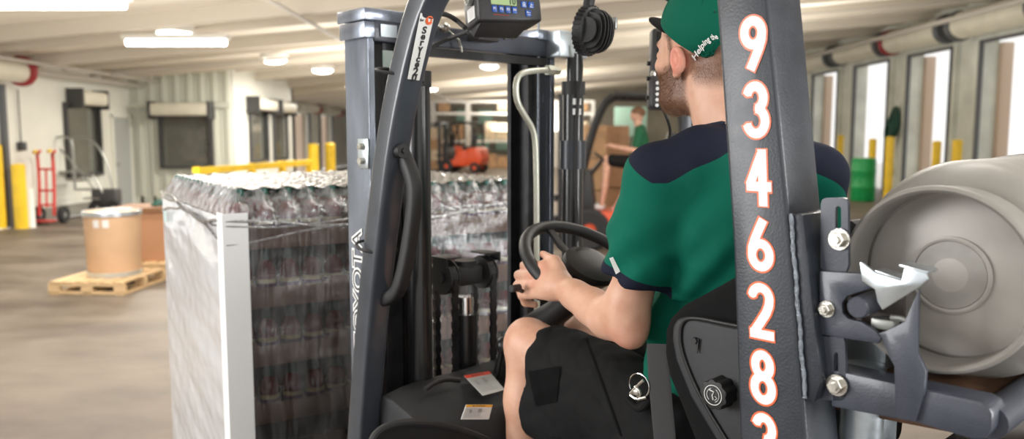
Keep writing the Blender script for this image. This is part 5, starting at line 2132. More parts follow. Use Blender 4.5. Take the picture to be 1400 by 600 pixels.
def slot_plate(name, outer, slot, x, t=.007):
    """plate with a hole: outline and hole bridged as a strip between two rings"""
    n = 48

    def ring(poly):
        P = [L(a, c_, 'x', x) for a, c_ in poly]
        c = sum(P, Vector()) / len(P)
        out = []
        for k in range(n):
            a_ = 2 * pi * k / n
            d = Vector((0, cos(a_), sin(a_)))
            best = None
            for p0, p1 in zip(P, P[1:] + P[:1]):
                e0, e1 = p0 - c, p1 - c
                ex = e1 - e0
                den = d.y * ex.z - d.z * ex.y
                if abs(den) < 1e-12:
                    continue
                s_ = (e0.y * ex.z - e0.z * ex.y) / den
                u_ = (e0.y * d.z - e0.z * d.y) / den
                if s_ > 0 and -1e-6 <= u_ <= 1 + 1e-6:
                    best = s_ if best is None else max(best, s_)
            out.append(c + d * (best or .001))
        return out
    b = MB()
    O_, I_ = ring(outer), ring(slot)
    vo = [b.bm.verts.new(p_) for p_ in O_]; vi = [b.bm.verts.new(p_) for p_ in I_]
    wo = [b.bm.verts.new(p_ + Vector((t, 0, 0))) for p_ in O_]; wi = [b.bm.verts.new(p_ + Vector((t, 0, 0))) for p_ in I_]
    for k in range(n):
        k2 = (k + 1) % n
        b.bm.faces.new((vo[k], vo[k2], vi[k2], vi[k])); b.bm.faces.new((wo[k], wi[k], wi[k2], wo[k2]))
        b.bm.faces.new((vo[k], wo[k], wo[k2], vo[k2])); b.bm.faces.new((vi[k], vi[k2], wi[k2], wi[k]))
    return b.build(name, M_arm, br, smooth=25)


b = MB(); b.prism(LP([(1122, 276), (1125, 271), (1155, 270), (1159, 275), (1160, 376), (1122, 376)], 'x', PX + .012), (.007, 0, 0)); 
u1 = slot_plate('slotted_plate', [(1122, 276), (1125, 271), (1155, 270), (1159, 275), (1160, 376), (1122, 372)], [(1142, 284), (1146, 281), (1150, 284), (1150, 312), (1146, 315), (1142, 312)], PX + .010)
b.bm.free()
u2 = slot_plate('slotted_plate', [(1122, 458), (1127, 460), (1155, 460), (1157, 545), (1150, 548), (1122, 546)], [(1140, 484), (1143, 481), (1146, 484), (1146, 516), (1143, 519), (1140, 516)], PX + .004)
# slotted plates are bridged ring to ring; the main plate has its keyhole open to the right
b = MB()
b.prism(LP([(1120, 372), (1122, 370), (1180, 374), (1198, 379), (1204, 385), (1201, 391), (1170, 401), (1158, 405), (1151, 414), (1152, 428), (1160, 436), (1178, 440), (1196, 452), (1205, 462), (1200, 470), (1120, 457)], 'x', PX), (.008, 0, 0))
mp_ = b.build('main_plate', M_arm, br, bevel=.0015)
b = MB(); b.prism(LP([(1140, 404), (1215, 392), (1236, 404), (1236, 452), (1206, 462), (1150, 440)], 'x', PX + .035), (.006, 0, 0)); b.build('back_plate', M_counter, br, smooth=0)


def bolt(x, y, xx, r=.011):
    q = L(x, y, 'x', xx)
    b = MB(); b.cyl(q, q + Vector((-.003, 0, 0)), r * 1.35, 24); o = b.build('bolt', M_zinc, br)
    b = MB(); b.cyl(q + Vector((-.003, 0, 0)), q + Vector((-.012, 0, 0)), r, 6, bev=.001); b.cyl(q + Vector((-.012, 0, 0)), q + Vector((-.016, 0, 0)), r * .5, 14); b.build('bolt_head', M_zinc, o)


bolt(1148, 327, PX + .008)
bolt(1131, 422, PX, .0085)
bolt(1145, 526, PX + .002)
q = L(1172, 421, 'x', PX - .02)
b = MB(); b.cyl(q, q + Vector((.10, 0, .004)), .0145, 24, bev=.002); b.build('latch_pin', M_arm, br)
# zinc latch lever
xz = PX - .008
lv = [L(x, y, 'x', xz) for x, y in ((1175, 358), (1181, 360), (1196, 372), (1232, 384), (1236, 366), (1266, 371), (1269, 382), (1258, 392), (1206, 424), (1199, 412), (1196, 396), (1178, 384))]
b = MB(); b.prism(lv, (.004, 0, 0)); o_ = b.build('latch_lever', M_galv, br, bevel=.0012)
b = MB()
q0, q1 = L(1229, 365, 'x', xz), L(1268, 375, 'x', xz)
b.hull([q0, q1, q1 + Vector((.035, .0, .0)), q0 + Vector((.035, 0, 0)), q0 + Vector((0, 0, .004)), q1 + Vector((0, 0, .004)), q1 + Vector((.035, 0, .004)), q0 + Vector((.035, 0, .004))])
q0, q1 = L(1196, 372, 'x', xz), L(1232, 384, 'x', xz)
b.hull([q0, q1, q1 + Vector((.03, .0, .0)), q0 + Vector((.03, 0, 0)), q0 + Vector((0, 0, .003)), q1 + Vector((0, 0, .003)), q1 + Vector((.03, 0, .003)), q0 + Vector((.03, 0, .003))])
b.build('lever_flange', M_galv, o_, bevel=.001)
b = MB(); b.box(L(1210, 442, 'x', PX + .02), (.02, .030, .014), bevel=.002); b.build('catch_block', M_silver, br)
b = MB(); b.tube(LP([(1218, 434), (1236, 436), (1248, 446), (1240, 452), (1222, 452)], 'x', PX + .015), .004, 8, smooth=2); b.build('spring_clip', M_silver, br)
# upright swan-necked plate and the lower arm
b = MB(); b.prism(LP([(1200, 456), (1212, 452), (1236, 440), (1256, 395), (1254, 482), (1266, 508), (1263, 540), (1252, 577), (1224, 571), (1222, 500), (1214, 486), (1205, 462)], 'x', PX - .004), (.008, 0, 0)); b.build('swan_plate', M_arm, br, bevel=.0015)
b = MB(); b.prism(LP([(1136, 505), (1222, 524), (1340, 549), (1352, 556), (1357, 566), (1356, 588), (1346, 601), (1330, 601), (1252, 578), (1136, 556)], 'x', PX + .004), (.05, 0, 0)); b.build('lower_arm', M_arm, br, bevel=.003)
q = L(1352, 577, 'x', PX + .03)
b = MB(); b.tube([q, q + Vector((.35, .0, .0)), q + Vector((.75, 0, 0))], .022, 16); b.build('cross_tube', M_arm, br)
b = MB(); b.prism([L(1136, 500, 'x', .12), L(1230, 520, 'x', .12), L(1340, 548, 'x', .12), L(1340, 600, 'x', .12), L(1136, 560, 'x', .12)], (.5, 0, 0)); b.build('tank_tray', M_rust, br, bevel=.004)
q = L(1172, 530, 'x', .11)
b = MB(); b.lathe([(0, -.30), (.030, -.30), (.031, .02), (.031, .03), (0, .035)], (q.x + .02, q.y, q.z), (0, 0, 1), 24); b.build('exhaust_pipe', M_galv, fk)
b = MB(); b.box((q.x + .08, q.y + .02, q.z - .02), (.06, .08, .3), bevel=.01); b.build('support_leg', M_galv, fk)
b = MB(); b.tube([L(1160, 312, 'x', .06), L(1185, 308, 'x', .16), L(1230, 300, 'x', .35)], .011, 10, smooth=1); b.build('gas_hose', M_rubber, fk)

# --- the gas tank lies on its tray
TC = L(1277, 383, 'x', .055)
tk = empty('gas_tank', (OX, OY, 0), AN, 'dented grey steel gas tank lying on its side behind the numbered post', 'gas tank')
R_ = .152
ax0 = TC.x
b = MB()
prof = [(0, .055), (.045, .056), (.046, .061), (.050, .061), (.090, .064), (.112, .068), (.125, .078), (.142, .098), (R_, .125), (R_ + .0, .34), (R_ + .003, .345), (R_ + .003, .365), (R_, .37), (R_, .60), (.142, .63), (.11, .66), (0, .68)]
b.lathe(prof, (ax0, TC.y, TC.z), (1, 0, 0), 72)
b.build('tank_shell', M_tank, tk, smooth=50)
b = MB()
b.lathe([(.1125, .0), (.1165, -.004), (.1205, -.002), (.122, .004), (.119, .008), (.119, .062), (.112, .062), (.112, .008)], (ax0, TC.y, TC.z), (1, 0, 0), 72, closed=True)
b.build('foot_ring', M_tank, tk, smooth=50)
b = MB(); b.lathe([(0, .0535), (.090, .0615), (.110, .067), (.110, .069), (0, .057)], (ax0, TC.y, TC.z), (1, 0, 0), 64); b.build('end_dish', M_tankin, tk)
b = MB(); b.lathe([(.046, .0548), (.049, .0538), (.052, .0548), (.052, .0595), (.046, .0595)], (ax0, TC.y, TC.z), (1, 0, 0), 48, closed=True); b.build('embossed_ring', M_tankin, tk)
b = MB(); b.lathe([(R_ + .001, .385), (R_ + .004, .385), (R_ + .004, .425), (R_ + .001, .425)], (ax0, TC.y, TC.z), (1, 0, 0), 64, closed=True); b.build('hold_down_strap', M_rubber, br)


# ================================================================== THE DRIVER
BASE = Vector((.40, .45, .62))
drv = empty('person', fk.matrix_world @ BASE if False else Vector((OX, OY, 0)) + RV * BASE.x + FV * BASE.y + Vector((0, 0, BASE.z)), AN,
            'person driving the dark forklift, in green polo, black shorts and green cap, seen from behind', 'person')


def soft(name, me, m, parent):
    me.materials.append(m)
    o = link(bpy.data.objects.new(name, me), parent)
    o.location = -BASE
    return o


def nz(P, f, seed, warp=.6):
    """cheap smooth noise from folded sines"""
    r_ = random.Random(seed)
    out = np.zeros(P.shape[:-1], np.float32)
    for i in range(5):
        d = np.array([r_.gauss(0, 1) for _ in range(3)], np.float32)
        d /= np.linalg.norm(d)
        e_ = np.array([r_.gauss(0, 1) for _ in range(3)], np.float32)
        ff = f * (1 + .55 * i)
        out += np.sin((P @ d) * ff + warp * 2 * np.sin((P @ e_) * ff * .35 + i) + r_.random() * 6) / (1 + .5 * i)
    return out / 2.6


HX = .398
SHL, ELL, WRL = (.218, .350, 1.560), (.208, .398, 1.262), tuple(L(772, 394, 'x', .245))
KNL = L(722, 468, 'x', .27)
f = Field((.14, .05, .66), (.78, 1.08, 2.0), .0038)
# pelvis, trunk, neck
f.ell((.40, .33, 1.06), (.130, .095, .10), .03)
f.ell((.405, .32, 1.24), (.112, .082, .15), .03)
f.ell((.40, .28, 1.44), (.138, .085, .15), .03)
f.chain([(*SHL, .046), (.30, .30, 1.580, .042), (.40, .27, 1.590, .045), (.50, .25, 1.580, .042), (.585, .205, 1.550, .044)], .02)
f.cap((.40, .285, 1.60), (HX, .345, 1.76), .064, .057, .025)
f.cap((.40, .27, 1.62), (HX, .315, 1.80), .050, .050, .02)
# the head is turned a little to the right on the neck
YAW = radians(-13)
PV = Vector((HX, .345, 0))


def hd(p):
    v = Vector((p[0] - PV.x, p[1] - PV.y))
    return (PV.x + v.x * cos(YAW) - v.y * sin(YAW), PV.y + v.x * sin(YAW) + v.y * cos(YAW), p[2])


def hE(c, r_, k=.015, rot=(0, 0, 0), sub=False):
    m_ = Matrix.Rotation(YAW, 3, 'Z') @ Euler(rot).to_matrix()
    f.ell(hd(c), r_, k, rot=m_.to_euler(), sub=sub)


def hC(a, b, ra, rb, k=.012):
    f.cap(hd(a), hd(b), ra, rb, k)


# head
hE((HX, .365, 1.862), (.077, .101, .088), .012)
hE((HX, .405, 1.800), (.063, .072, .092), .02)
hE((HX, .400, 1.745), (.058, .062, .048), .02)
hE((HX, .452, 1.717), (.030, .024, .024), .02)
hE((HX - .038, .402, 1.725), (.022, .045, .022), .02)
hE((HX + .038, .402, 1.725), (.022, .045, .022), .02)
hE((HX, .458, 1.843), (.050, .017, .012), .012)
for sx in (-1, 1):
    hE((HX + sx * .040, .442, 1.797), (.020, .022, .018), .015)
    hE((HX + sx * .031, .478, 1.820), (.016, .014, .011), .008, sub=True)
    hE((HX + sx * .031, .462, 1.820), (.0125, .0125, .0125), .002)
    # ear: outer rim, lobe, hollow
    hE((HX + sx * .078, .360, 1.801), (.009, .018, .029), .006, rot=(radians(-12), 0, sx * radians(-22)))
    hE((HX + sx * .072, .368, 1.774), (.008, .010, .013), .006)
    hE((HX + sx * .086, .364, 1.804), (.007, .010, .018), .004, rot=(radians(-12), 0, sx * radians(-22)), sub=True)
    hE((HX + sx * .073, .376, 1.795), (.006, .006, .008), .004)
hC((HX, .470, 1.832), (HX, .494, 1.796), .0085, .0125, .010)
hE((HX, .482, 1.790), (.017, .012, .009), .006)
hE((HX, .466, 1.762), (.022, .011, .006), .004)
hE((HX, .465, 1.752), (.019, .011, .0065), .004)
# left arm on the wheel
EL = np.array(ELL); WL = np.array(WRL)
md = EL * .62 + WL * .38
f.chain([(SHL[0], SHL[1], SHL[2], .053), (.212, .372, 1.42, .0475), (EL[0], EL[1] + .002, EL[2] + .04, .041)], .025)
f.cap((EL[0], EL[1] - .010, EL[2] - .006), (EL[0], EL[1] + .012, EL[2] + .05), .028, .040, .03)
f.chain([(EL[0], EL[1] + .006, EL[2] + .012, .036), (*(EL * .72 + WL * .28), .0385), (*(EL * .45 + WL * .55), .034), (*(WL * .82 + EL * .18), .0275), (*WL, .0255)], .03)
# hand closed on the rim of the wheel
ph0 = radians(176)


def wv(r, ph, h=0):
    return np.array(wh(r, ph, h))


kn_px = [(744, 364, .250), (738, 376, .243), (737, 389, .236), (741, 401, .229)]
pi_px = [(717, 363, .262), (709, 376, .256), (708, 390, .248), (714, 403, .240)]
KN = [np.array(L(*k_[:2], 'x', k_[2])) for k_ in kn_px]
PI_ = [np.array(L(*k_[:2], 'x', k_[2])) for k_ in pi_px]
palm_c = (WL + sum(KN) / 4) / 2
for k_ in KN:
    f.cap(WL + (k_ - WL) * .12, k_, .0195, .0145, .016)
f.cap(WL + (KN[0] - WL) * .3, WL + (KN[3] - WL) * .55, .019, .018, .018)
f.ell(palm_c, (.025, .032, .024), .02)
for i_, (k_, p1) in enumerate(zip(KN, PI_)):
    p2 = p1 + np.array([.016, .006, -.021])
    p3 = p2 + np.array([.020, -.012, -.006])
    f.chain([(*k_, .0128), (*p1, .0112), (*p2, .0100), (*p3, .0088)], .0045)
# thumb lying along the top of the rim
t0 = WL + (KN[0] - WL) * .25 + np.array([.010, 0, .008])
t1 = np.array(L(759, 357, 'x', .262)); t2 = np.array(L(742, 347, 'x', .275))
f.chain([(*t0, .0165), (*(t0 * .45 + t1 * .55), .0140), (*t1, .0112), (*t2, .0088)], .012)
# right arm, hand on the levers
SHR, ELR, WRR = (.585, .205, 1.555), (.655, .260, 1.275), (.560, .500, 1.270)
f.chain([(*SHR, .044), (.62, .235, 1.41, .043), (*ELR, .040)], .02)
f.chain([(*ELR, .039), (.630, .33, 1.275, .041), (*WRR, .026)], .02)
pr_ = np.array([.545, .575, 1.265])
f.cap(WRR, pr_, .024, .021, .015)
for i_ in range(4):
    k_ = pr_ + np.array([-.027 + .018 * i_, .022, .006])
    f.chain([(*(k_ - np.array([0, .03, 0])), .012), (*k_, .0108), (*(k_ + np.array([0, .026, -.020])), .0095), (*(k_ + np.array([0, .014, -.042])), .0082)], .004)
f.chain([(*(pr_ + np.array([-.02, -.02, 0])), .014), (*(pr_ + np.array([-.045, .012, -.008])), .0115), (*(pr_ + np.array([-.04, .040, -.018])), .0092)], .008)
# legs
f.chain([(.315, .36, 1.055, .085), (.29, .58, 1.10, .073), (KNL.x, KNL.y - .01, KNL.z + .002, .056)], .03)
f.ell((KNL.x, KNL.y + .012, KNL.z + .002), (.045, .045, .052), .02)
f.chain([(KNL.x, KNL.y, KNL.z - .02, .052), (KNL.x - .002, KNL.y - .002, KNL.z - .14, .054), (KNL.x, KNL.y + .015, KNL.z - .30, .042), (KNL.x, KNL.y + .02, .70, .035)], .025)
f.chain([(.485, .36, 1.055, .085), (.51, .58, 1.10, .073), (.53, .80, 1.135, .056)], .03)
f.chain([(.53, .80, 1.12, .050), (.53, .80, .98, .052), (.53, .83, .72, .036)], .025)
mesh_b, co = f.mesh('body')


def near(c, r_, soft_=.4):
    d = np.linalg.norm(co - np.array(c), axis=1) / r_
    return np.clip((1 - d) / soft_, 0, 1)


fl = .70 * near(hd((HX - .080, .370, 1.800)), .036) + .35 * near(ELL, .055) + .2 * near(KN[1], .05) + .2 * near(t2, .02) + .25 * near(tuple(KNL), .07, .8)
attr(mesh_b, 'flush', np.clip(fl, 0, 1))
x_ = PV.x + (co[:, 0] - PV.x) * cos(YAW) + (co[:, 1] - PV.y) * sin(YAW)
y_ = PV.y - (co[:, 0] - PV.x) * sin(YAW) + (co[:, 1] - PV.y) * cos(YAW)
z_ = co[:, 2]
beard = np.clip((y_ - (.350 + .10 * np.clip(z_ - 1.735, -1, 0))) / .016, 0, 1) * np.clip((1.795 - z_ + .35 * np.clip(.43 - y_, 0, 1)) / .022, 0, 1) * np.clip((z_ - 1.682) / .010, 0, 1)
burn = np.clip(1 - np.abs(y_ - .392) / .013, 0, 1) * np.clip((z_ - 1.77) / .01, 0, 1) * np.clip((1.87 - z_) / .02, 0, 1)
nape = np.clip((.352 - y_) / .02, 0, 1) * np.clip((z_ - (1.735 + .25 * np.clip(y_ - .30, 0, 1))) / .03, 0, 1) * .95
templ = np.clip((z_ - 1.84) / .02, 0, 1) * np.clip((.425 - y_) / .02, 0, 1) * .8
brow_ = np.clip(1 - np.abs(z_ - 1.845) / .006, 0, 1) * np.clip((y_ - .452) / .004, 0, 1) * np.clip((np.abs(x_ - HX) - .012) / .004, 0, 1)
st = np.clip(beard * 1.0 + burn + nape + templ + brow_, 0, 1) * (np.abs(x_ - HX) < .078 + .0 * x_)
ear_ = near(hd((HX - .082, .366, 1.800)), .034, .2)
st = st * (1 - np.clip(ear_ * 2, 0, 1)) * (z_ > 1.66)
attr(mesh_b, 'stubble', st)
body = soft('body', mesh_b, M_skin, drv)

# cropped beard and hair: short tapered hairs standing on the skin
rs = np.random.RandomState(5)
nrm_ = np.empty(len(mesh_b.vertices) * 3, np.float32)
mesh_b.vertices.foreach_get('normal', nrm_)
nrm_ = nrm_.reshape(-1, 3)
bsel = np.where((st > .35) & (x_ < HX + .03))[0]
pick = bsel[rs.rand(len(bsel)) < .9]
hv, hf = [], []
for rep in range(3):
    for i_ in pick:
        if rs.rand() > st[i_]:
            continue
        p_ = co[i_] + rs.normal(0, .0016, 3)
        nn_ = nrm_[i_]
        isb = y_[i_] > .385 and z_[i_] < 1.80
        ln = (.0048 if isb else .0024) * rs.uniform(.6, 1.3)
        dr = nn_ * .55 + np.array([0, .1 if isb else -.15, -.75]) + rs.normal(0, .18, 3)
        dr /= np.linalg.norm(dr)
        sd = np.cross(dr, nn_)
        sd = sd / (np.linalg.norm(sd) + 1e-6) * .00036
        up2 = np.cross(sd, dr)
        k0 = len(hv)
        hv += [p_ + sd, p_ - sd * .5 + up2 * .8, p_ - sd * .5 - up2 * .8, p_ + dr * ln]
        hf += [(k0, k0 + 1, k0 + 3), (k0 + 1, k0 + 2, k0 + 3), (k0 + 2, k0, k0 + 3)]
hm = bpy.data.meshes.new('cropped_hair')
hm.from_pydata([tuple(v) for v in hv], [], hf)
ho = soft('cropped_hair', hm, M_hair, drv)
ho['kind'] = 'stuff'

# --- polo shirt
f = Field((.10, .00, .98), (.78, .60, 1.74), .0042)
f.ell((.40, .335, 1.10), (.165, .150, .13), .03)
f.ell((.405, .325, 1.24), (.155, .135, .17), .05)
f.ell((.40, .275, 1.44), (.190, .128, .175), .05)
f.chain([(.225, .345, 1.575, .058), (.30, .30, 1.610, .052), (.40, .275, 1.625, .055), (.50, .25, 1.612, .052), (.585, .205, 1.568, .058)], .035)
hemA, hemB = L(833, 360, 'x', .2), L(897, 402, 'x', .2)
f.chain([(.222, .348, 1.568, .060), (.206, .362, 1.46, .064), (.205, .375, 1.385, .062), (.204, .387, 1.30, .060)], .03)
# hem cut of the left sleeve
dv = np.array(hemB - hemA); dv /= np.linalg.norm(dv)
hn = np.cross(np.array([1.0, 0, 0]), dv); hn = hn / np.linalg.norm(hn)
if hn[2] > 0:
    hn = -hn
hn = hn + np.array([-.12, 0, 0]); hn /= np.linalg.norm(hn)
hp_ = np.array(hemA)
sl, P = f.block((.10, .29, 1.20), (.285, .50, 1.46))
arm_only = np.clip((.272 - P[..., 0]) / .004, -1, 1)
f.v[sl] = np.where(P[..., 0] < .274, np.maximum(f.v[sl], (P - hp_) @ hn), f.v[sl])
f.chain([(.585, .205, 1.565, .060), (.625, .225, 1.45, .064), (.645, .240, 1.38, .062)], .03)
# trunk hem and neckline
f.ell((.40, .33, 1.00), (.30, .30, .045), .01, sub=True)
f.ell((HX, .335, 1.725), (.066, .074, .075), .012, sub=True)


def folds(P):
    a = .0055 * nz(P * np.array([1, 1, .55], np.float32), 16, 3, 1.0)
    zf = np.clip((1.50 - P[..., 2]) / .2, .25, 1)
    # drag lines from the armpit down across the flank
    q = (P[..., 2] - 1.48) * .75 + (P[..., 1] - .30) * .9 + .12 * np.sin(P[..., 0] * 9)
    b_ = .0040 * np.sin(q * 78 + 2.2 * nz(P, 7, 11)) * np.clip((.34 - P[..., 0]) / .08, 0, 1) * np.clip((1.50 - P[..., 2]) / .08, 0, 1)
    c = .0035 * np.sin((P[..., 2] * 1.0 - P[..., 1] * .7) * 95 + 2 * nz(P, 9, 5)) * np.clip((.26 - P[..., 0]) / .05, 0, 1) * np.clip((1.55 - P[..., 2]) / .1, 0, 1) * .6
    return (a * zf + b_ + c).astype(np.float32)


f.add(folds)
me, co = f.mesh('polo_shirt')
x_, y_, z_ = co[:, 0], co[:, 1], co[:, 2]
# yoke seam: over the shoulder blades, dropping to the armhole, rising again to the front
ax_ = np.abs(x_ - .40)
vA, vB, vC = L(868, 214, 'x', .205), L(900, 250, 'x', .185), L(995, 207, 'x', .30)
seam_back = vB.z + (vC.z - vB.z) * np.clip((x_ - vB.x) / (vC.x - vB.x), 0, 1.3)
seam_front = vB.z + (vA.z - vB.z) * np.clip((y_ - vB.y) / max(.01, (vA.y - vB.y)), 0, 3)
seam_r = 1.555 + (.40 - np.clip(ax_, 0, .3)) * .0
left = x_ < .40
yk = np.where(left, z_ - np.maximum(seam_back, np.where(y_ > vB.y, seam_front, -9)), z_ - (1.585 - .55 * np.clip(x_ - .50, 0, 1)))
dh = (co - hp_) @ hn
cuff = np.where((x_ < .268) & (y_ > hemB.y - .015) & (z_ < 1.45) & (z_ > 1.2), .019 + dh, -1)
attr(me, 'yoke', np.maximum(yk, cuff))
shirt = soft('polo_shirt', me, M_shirt, drv)
# collar band and the white tag at the cuff
b = MB()
b.tube([Vector((HX + .062 * cos(t), .318 + .064 * sin(t), 1.658 + .014 * -sin(t))) - BASE for t in [2 * pi * k / 32 for k in range(32)]], .007, 10, closed=True, ry=.013, up=(0, 0, 1))
b.build('collar', mat('navy_knit', NAVY, .85), shirt).location = BASE
TAG_LATER = True

# --- shorts
f = Field((.14, .14, .82), (.66, .83, 1.26), .0042)
f.ell((.40, .32, 1.06), (.180, .150, .115), .03)
f.cap((.30, .34, 1.05), (.275, .72, 1.135), .108, .088, .03)
f.cap((.30, .36, .98), (.272, .73, 1.02), .085, .080, .06)
f.cap((.50, .34, 1.05), (.525, .72, 1.115), .108, .086, .03)
f.cap((.51, .36, .98), (.53, .71, 1.02), .085, .078, .06)
f.cap((.36, .30, 1.13), (.44, .30, 1.13), .10, .10, .06)
h1, h2 = L(722, 470, 'x', .22), L(726, 590, 'x', .22)
hem_y = (h1.y + h2.y) / 2
f.cut((.3, hem_y, 1.0), (0, 1, .04))


def sfold(P):
    a = .0085 * nz(P * np.array([1, .8, 1], np.float32), 19, 21, 1.3)
    q = P[..., 2] * .9 - P[..., 1] * .55
    b_ = .0095 * (.6 - np.abs(np.sin(q * 19 + 2.6 * nz(P, 8, 8, 1.4))) ** .6) * (.6 + .6 * nz(P, 9, 33)) * np.clip((P[..., 1] - .36) / .1, 0, 1)
    b2 = .0045 * (.5 - np.abs(nz(P * np.array([1, 1.3, .7], np.float32), 26, 15, 1.6)) ** .6)
    return (a + b_ + b2).astype(np.float32)


f.add(sfold)
me, co = f.mesh('shorts')
shorts = soft('shorts', me, M_shorts, drv)
# cargo pocket flap and seams
def on_short(x, y, dx=.0):
    return L(x, y, 'x', .172 + dx)


b = MB()
def drape(name, obj, corners, m, parent, nu=10, nv=8, lift=.0035, thick=.003):
    """patch of cloth laid on a garment: its four corners are bearings, the garment gives the depth"""
    from mathutils.bvhtree import BVHTree
    bt_ = BVHTree.FromPolygons([v.co.copy() for v in obj.data.vertices], [tuple(p_.vertices) for p_ in obj.data.polygons])
    g = MB()
    rows_ = []
    for j_ in range(nv + 1):
        row_ = []
        for i_ in range(nu + 1):
            u_, v_ = i_ / nu, j_ / nv
            px_ = (corners[0][0] * (1 - u_) + corners[1][0] * u_) * (1 - v_) + (corners[3][0] * (1 - u_) + corners[2][0] * u_) * v_
            py_ = (corners[0][1] * (1 - u_) + corners[1][1] * u_) * (1 - v_) + (corners[3][1] * (1 - u_) + corners[2][1] * u_) * v_
            o_ = L(px_, py_, 'y', -.6); d_ = (L(px_, py_, 'y', 2) - o_).normalized()
            hit = bt_.ray_cast(o_, d_)
            if hit[0] is None:
                return None
            row_.append(g.bm.verts.new(hit[0] - d_ * lift - BASE))
        rows_.append(row_)
    for A_, B_ in zip(rows_, rows_[1:]):
        for a_, b2_, c_, e_ in zip(A_, A_[1:], B_[1:], B_):
            g.bm.faces.new((a_, b2_, c_, e_))
    bmesh.ops.solidify(g.bm, geom=list(g.bm.faces), thickness=thick)
    o = g.build(name, m, parent)
    o.location = BASE
    return o


tg_ = drape('sleeve_tag', shirt, ((833, 353), (838, 351), (848, 371), (842, 375)), M_white, shirt, 4, 6, .002, .002)
drape('pocket_flap', shorts, ((722, 508), (766, 500), (761, 549), (732, 555)), M_shorts, shorts, 12, 10, .004, .004)
drape('side_seam', shorts, ((800, 462), (802, 462), (850, 596), (847, 596)), M_shorts, shorts, 2, 40, .003, .003)
drape('hem_stitching', shorts, ((735, 444), (737, 444), (744, 590), (742, 590)), M_shorts, shorts, 2, 30, .002, .002)
# trainers, resting on the floor plate
for fx, fy in ((KNL.x, KNL.y + .06), (.53, .88)):
    b = MB(); b.sphere((fx, fy, .668), .05, (.9, 2.6, .95), 20); b.box((fx, fy, .632), (.085, .27, .024), bevel=.01)
    b.build('trainer', M_shoe, drv).location = -BASE

# --- cap
CC = np.array([HX, .352, 1.876]); CR = np.array([.0895, .1130, .0960])
cg = Field((.29, .22, 1.76), (.51, .48, 1.99), .0021)
cg.ell(CC, CR, .002)
cg.ell(CC - np.array([0, 0, .006]), CR - .006, .0015, sub=True)
Ri_ = Matrix.Rotation(-YAW, 3, 'Z')
c1, c2 = [Ri_ @ (q_ - PV) + PV for q_ in (L(903, 30, 'x', HX - .035), L(964, 83, 'x', HX - .060))]
sl_ = (c1.z - c2.z) / (c1.y - c2.y)
cg.cut((HX, c2.y, c2.z), (0, sl_, -1))
cg.ell((HX - .022, CC[1] - CR[1] + .004, c2.z - .008), (.048, .060, .050), .003, sub=True)
me, co = cg.mesh('cap')
capo = soft('cap', me, M_capcloth, drv)
Ry = Matrix.Rotation(YAW, 3, 'Z')
capo.rotation_euler = (0, 0, YAW)
capo.location = Ry @ (-PV) + PV - BASE
b = MB()      # peak
rowsu = []
tip = L(877, 24, 'x', HX - .03)
for v in range(9):
    row = []
    for u in range(17):
        su = -1 + 2 * u / 16
        hw = .074 * (1 - .22 * (v / 8) ** 3)
        x = HX + su * hw
        yb = CC[1] + CR[1] * sqrt(max(.02, 1 - (su * .82) ** 2)) - .012
        ye = yb + .076 * sqrt(max(.03, 1 - abs(su) ** 2.6))
        y = yb + (ye - yb) * v / 8
        z = c1.z + .008 + (y - .45) * .22 - .026 * su * su
        row.append(b.bm.verts.new(Vector((x, y, z)) - BASE))
    rowsu.append(row)
for A_, B_ in zip(rowsu, rowsu[1:]):
    for a_, b2, c_, d_ in zip(A_, A_[1:], B_[1:], B_):
        b.bm.faces.new((a_, b2, c_, d_))
bmesh.ops.solidify(b.bm, geom=list(b.bm.faces), thickness=.004)
b.build('peak', M_capblack, capo).location = BASE
b = MB(); b.sphere(Vector((HX, CC[1], CC[2] + CR[2])) - BASE, .007, (1, 1, .6)); b.build('cap_button', M_capcloth, capo).location = BASE
b = MB()      # strap across the opening
b.tube([Vector((HX + .040 * s_, CC[1] - sqrt(1 - (.040 * s_ / CR[0]) ** 2) * CR[1] * .985, c2.z - .004 + .004 * s_ * s_)) - BASE for s_ in [-1 + k / 6 for k in range(13)]], .0115, 8, ry=.0022, up=(0, -1, 0))
b.build('cap_strap', M_capblack, capo).location = BASE
# seams of the six panels, an eyelet
b = MB()
for a_ in (30, 90, 150, 210, 330):
    pts = []
    for k in range(14):
        t = radians(88 - k * 5.6)
        p_ = Vector(CC) + Vector((CR[0] * cos(t) * cos(radians(a_)), CR[1] * cos(t) * sin(radians(a_)), CR[2] * sin(t))) * 1.002
        if p_.z - c2.z > sl_ * (p_.y - c2.y) + .002:
            pts.append(p_ - BASE)
    if len(pts) > 2:
        b.tube(pts, .0009, 5)
b.build('cap_seams', M_capcloth, capo).location = BASE


def cap_hit(x, y, lift=.0012):
    """where a bearing meets the dome of the cap"""
    o = L(x, y, 'y', -3); p = L(x, y, 'y', 3)
    d = (p - o).normalized()
    Ri = Matrix.Rotation(-YAW, 3, 'Z')
    o = Ri @ (o - PV) + PV
    d = Ri @ d
    oo = np.array(o) - CC
    rr = CR + lift
    A = ((np.array(d) / rr) ** 2).sum(); B = 2 * ((oo / rr) * (np.array(d) / rr)).sum(); C_ = ((oo / rr) ** 2).sum() - 1
    disc = max(0, B * B - 4 * A * C_)
    t = (-B - sqrt(disc)) / (2 * A)
    return o + d * t


def turned(o):
    """turn a head-bound object with the head"""
    M_ = Matrix.Translation(Vector((PV.x, PV.y, 0))) @ Matrix.Rotation(YAW, 4, 'Z') @ Matrix.Translation(-Vector((PV.x, PV.y, 0)))
    M2 = Matrix.Translation(-BASE) @ M_ @ Matrix.Translation(BASE)
    return M2


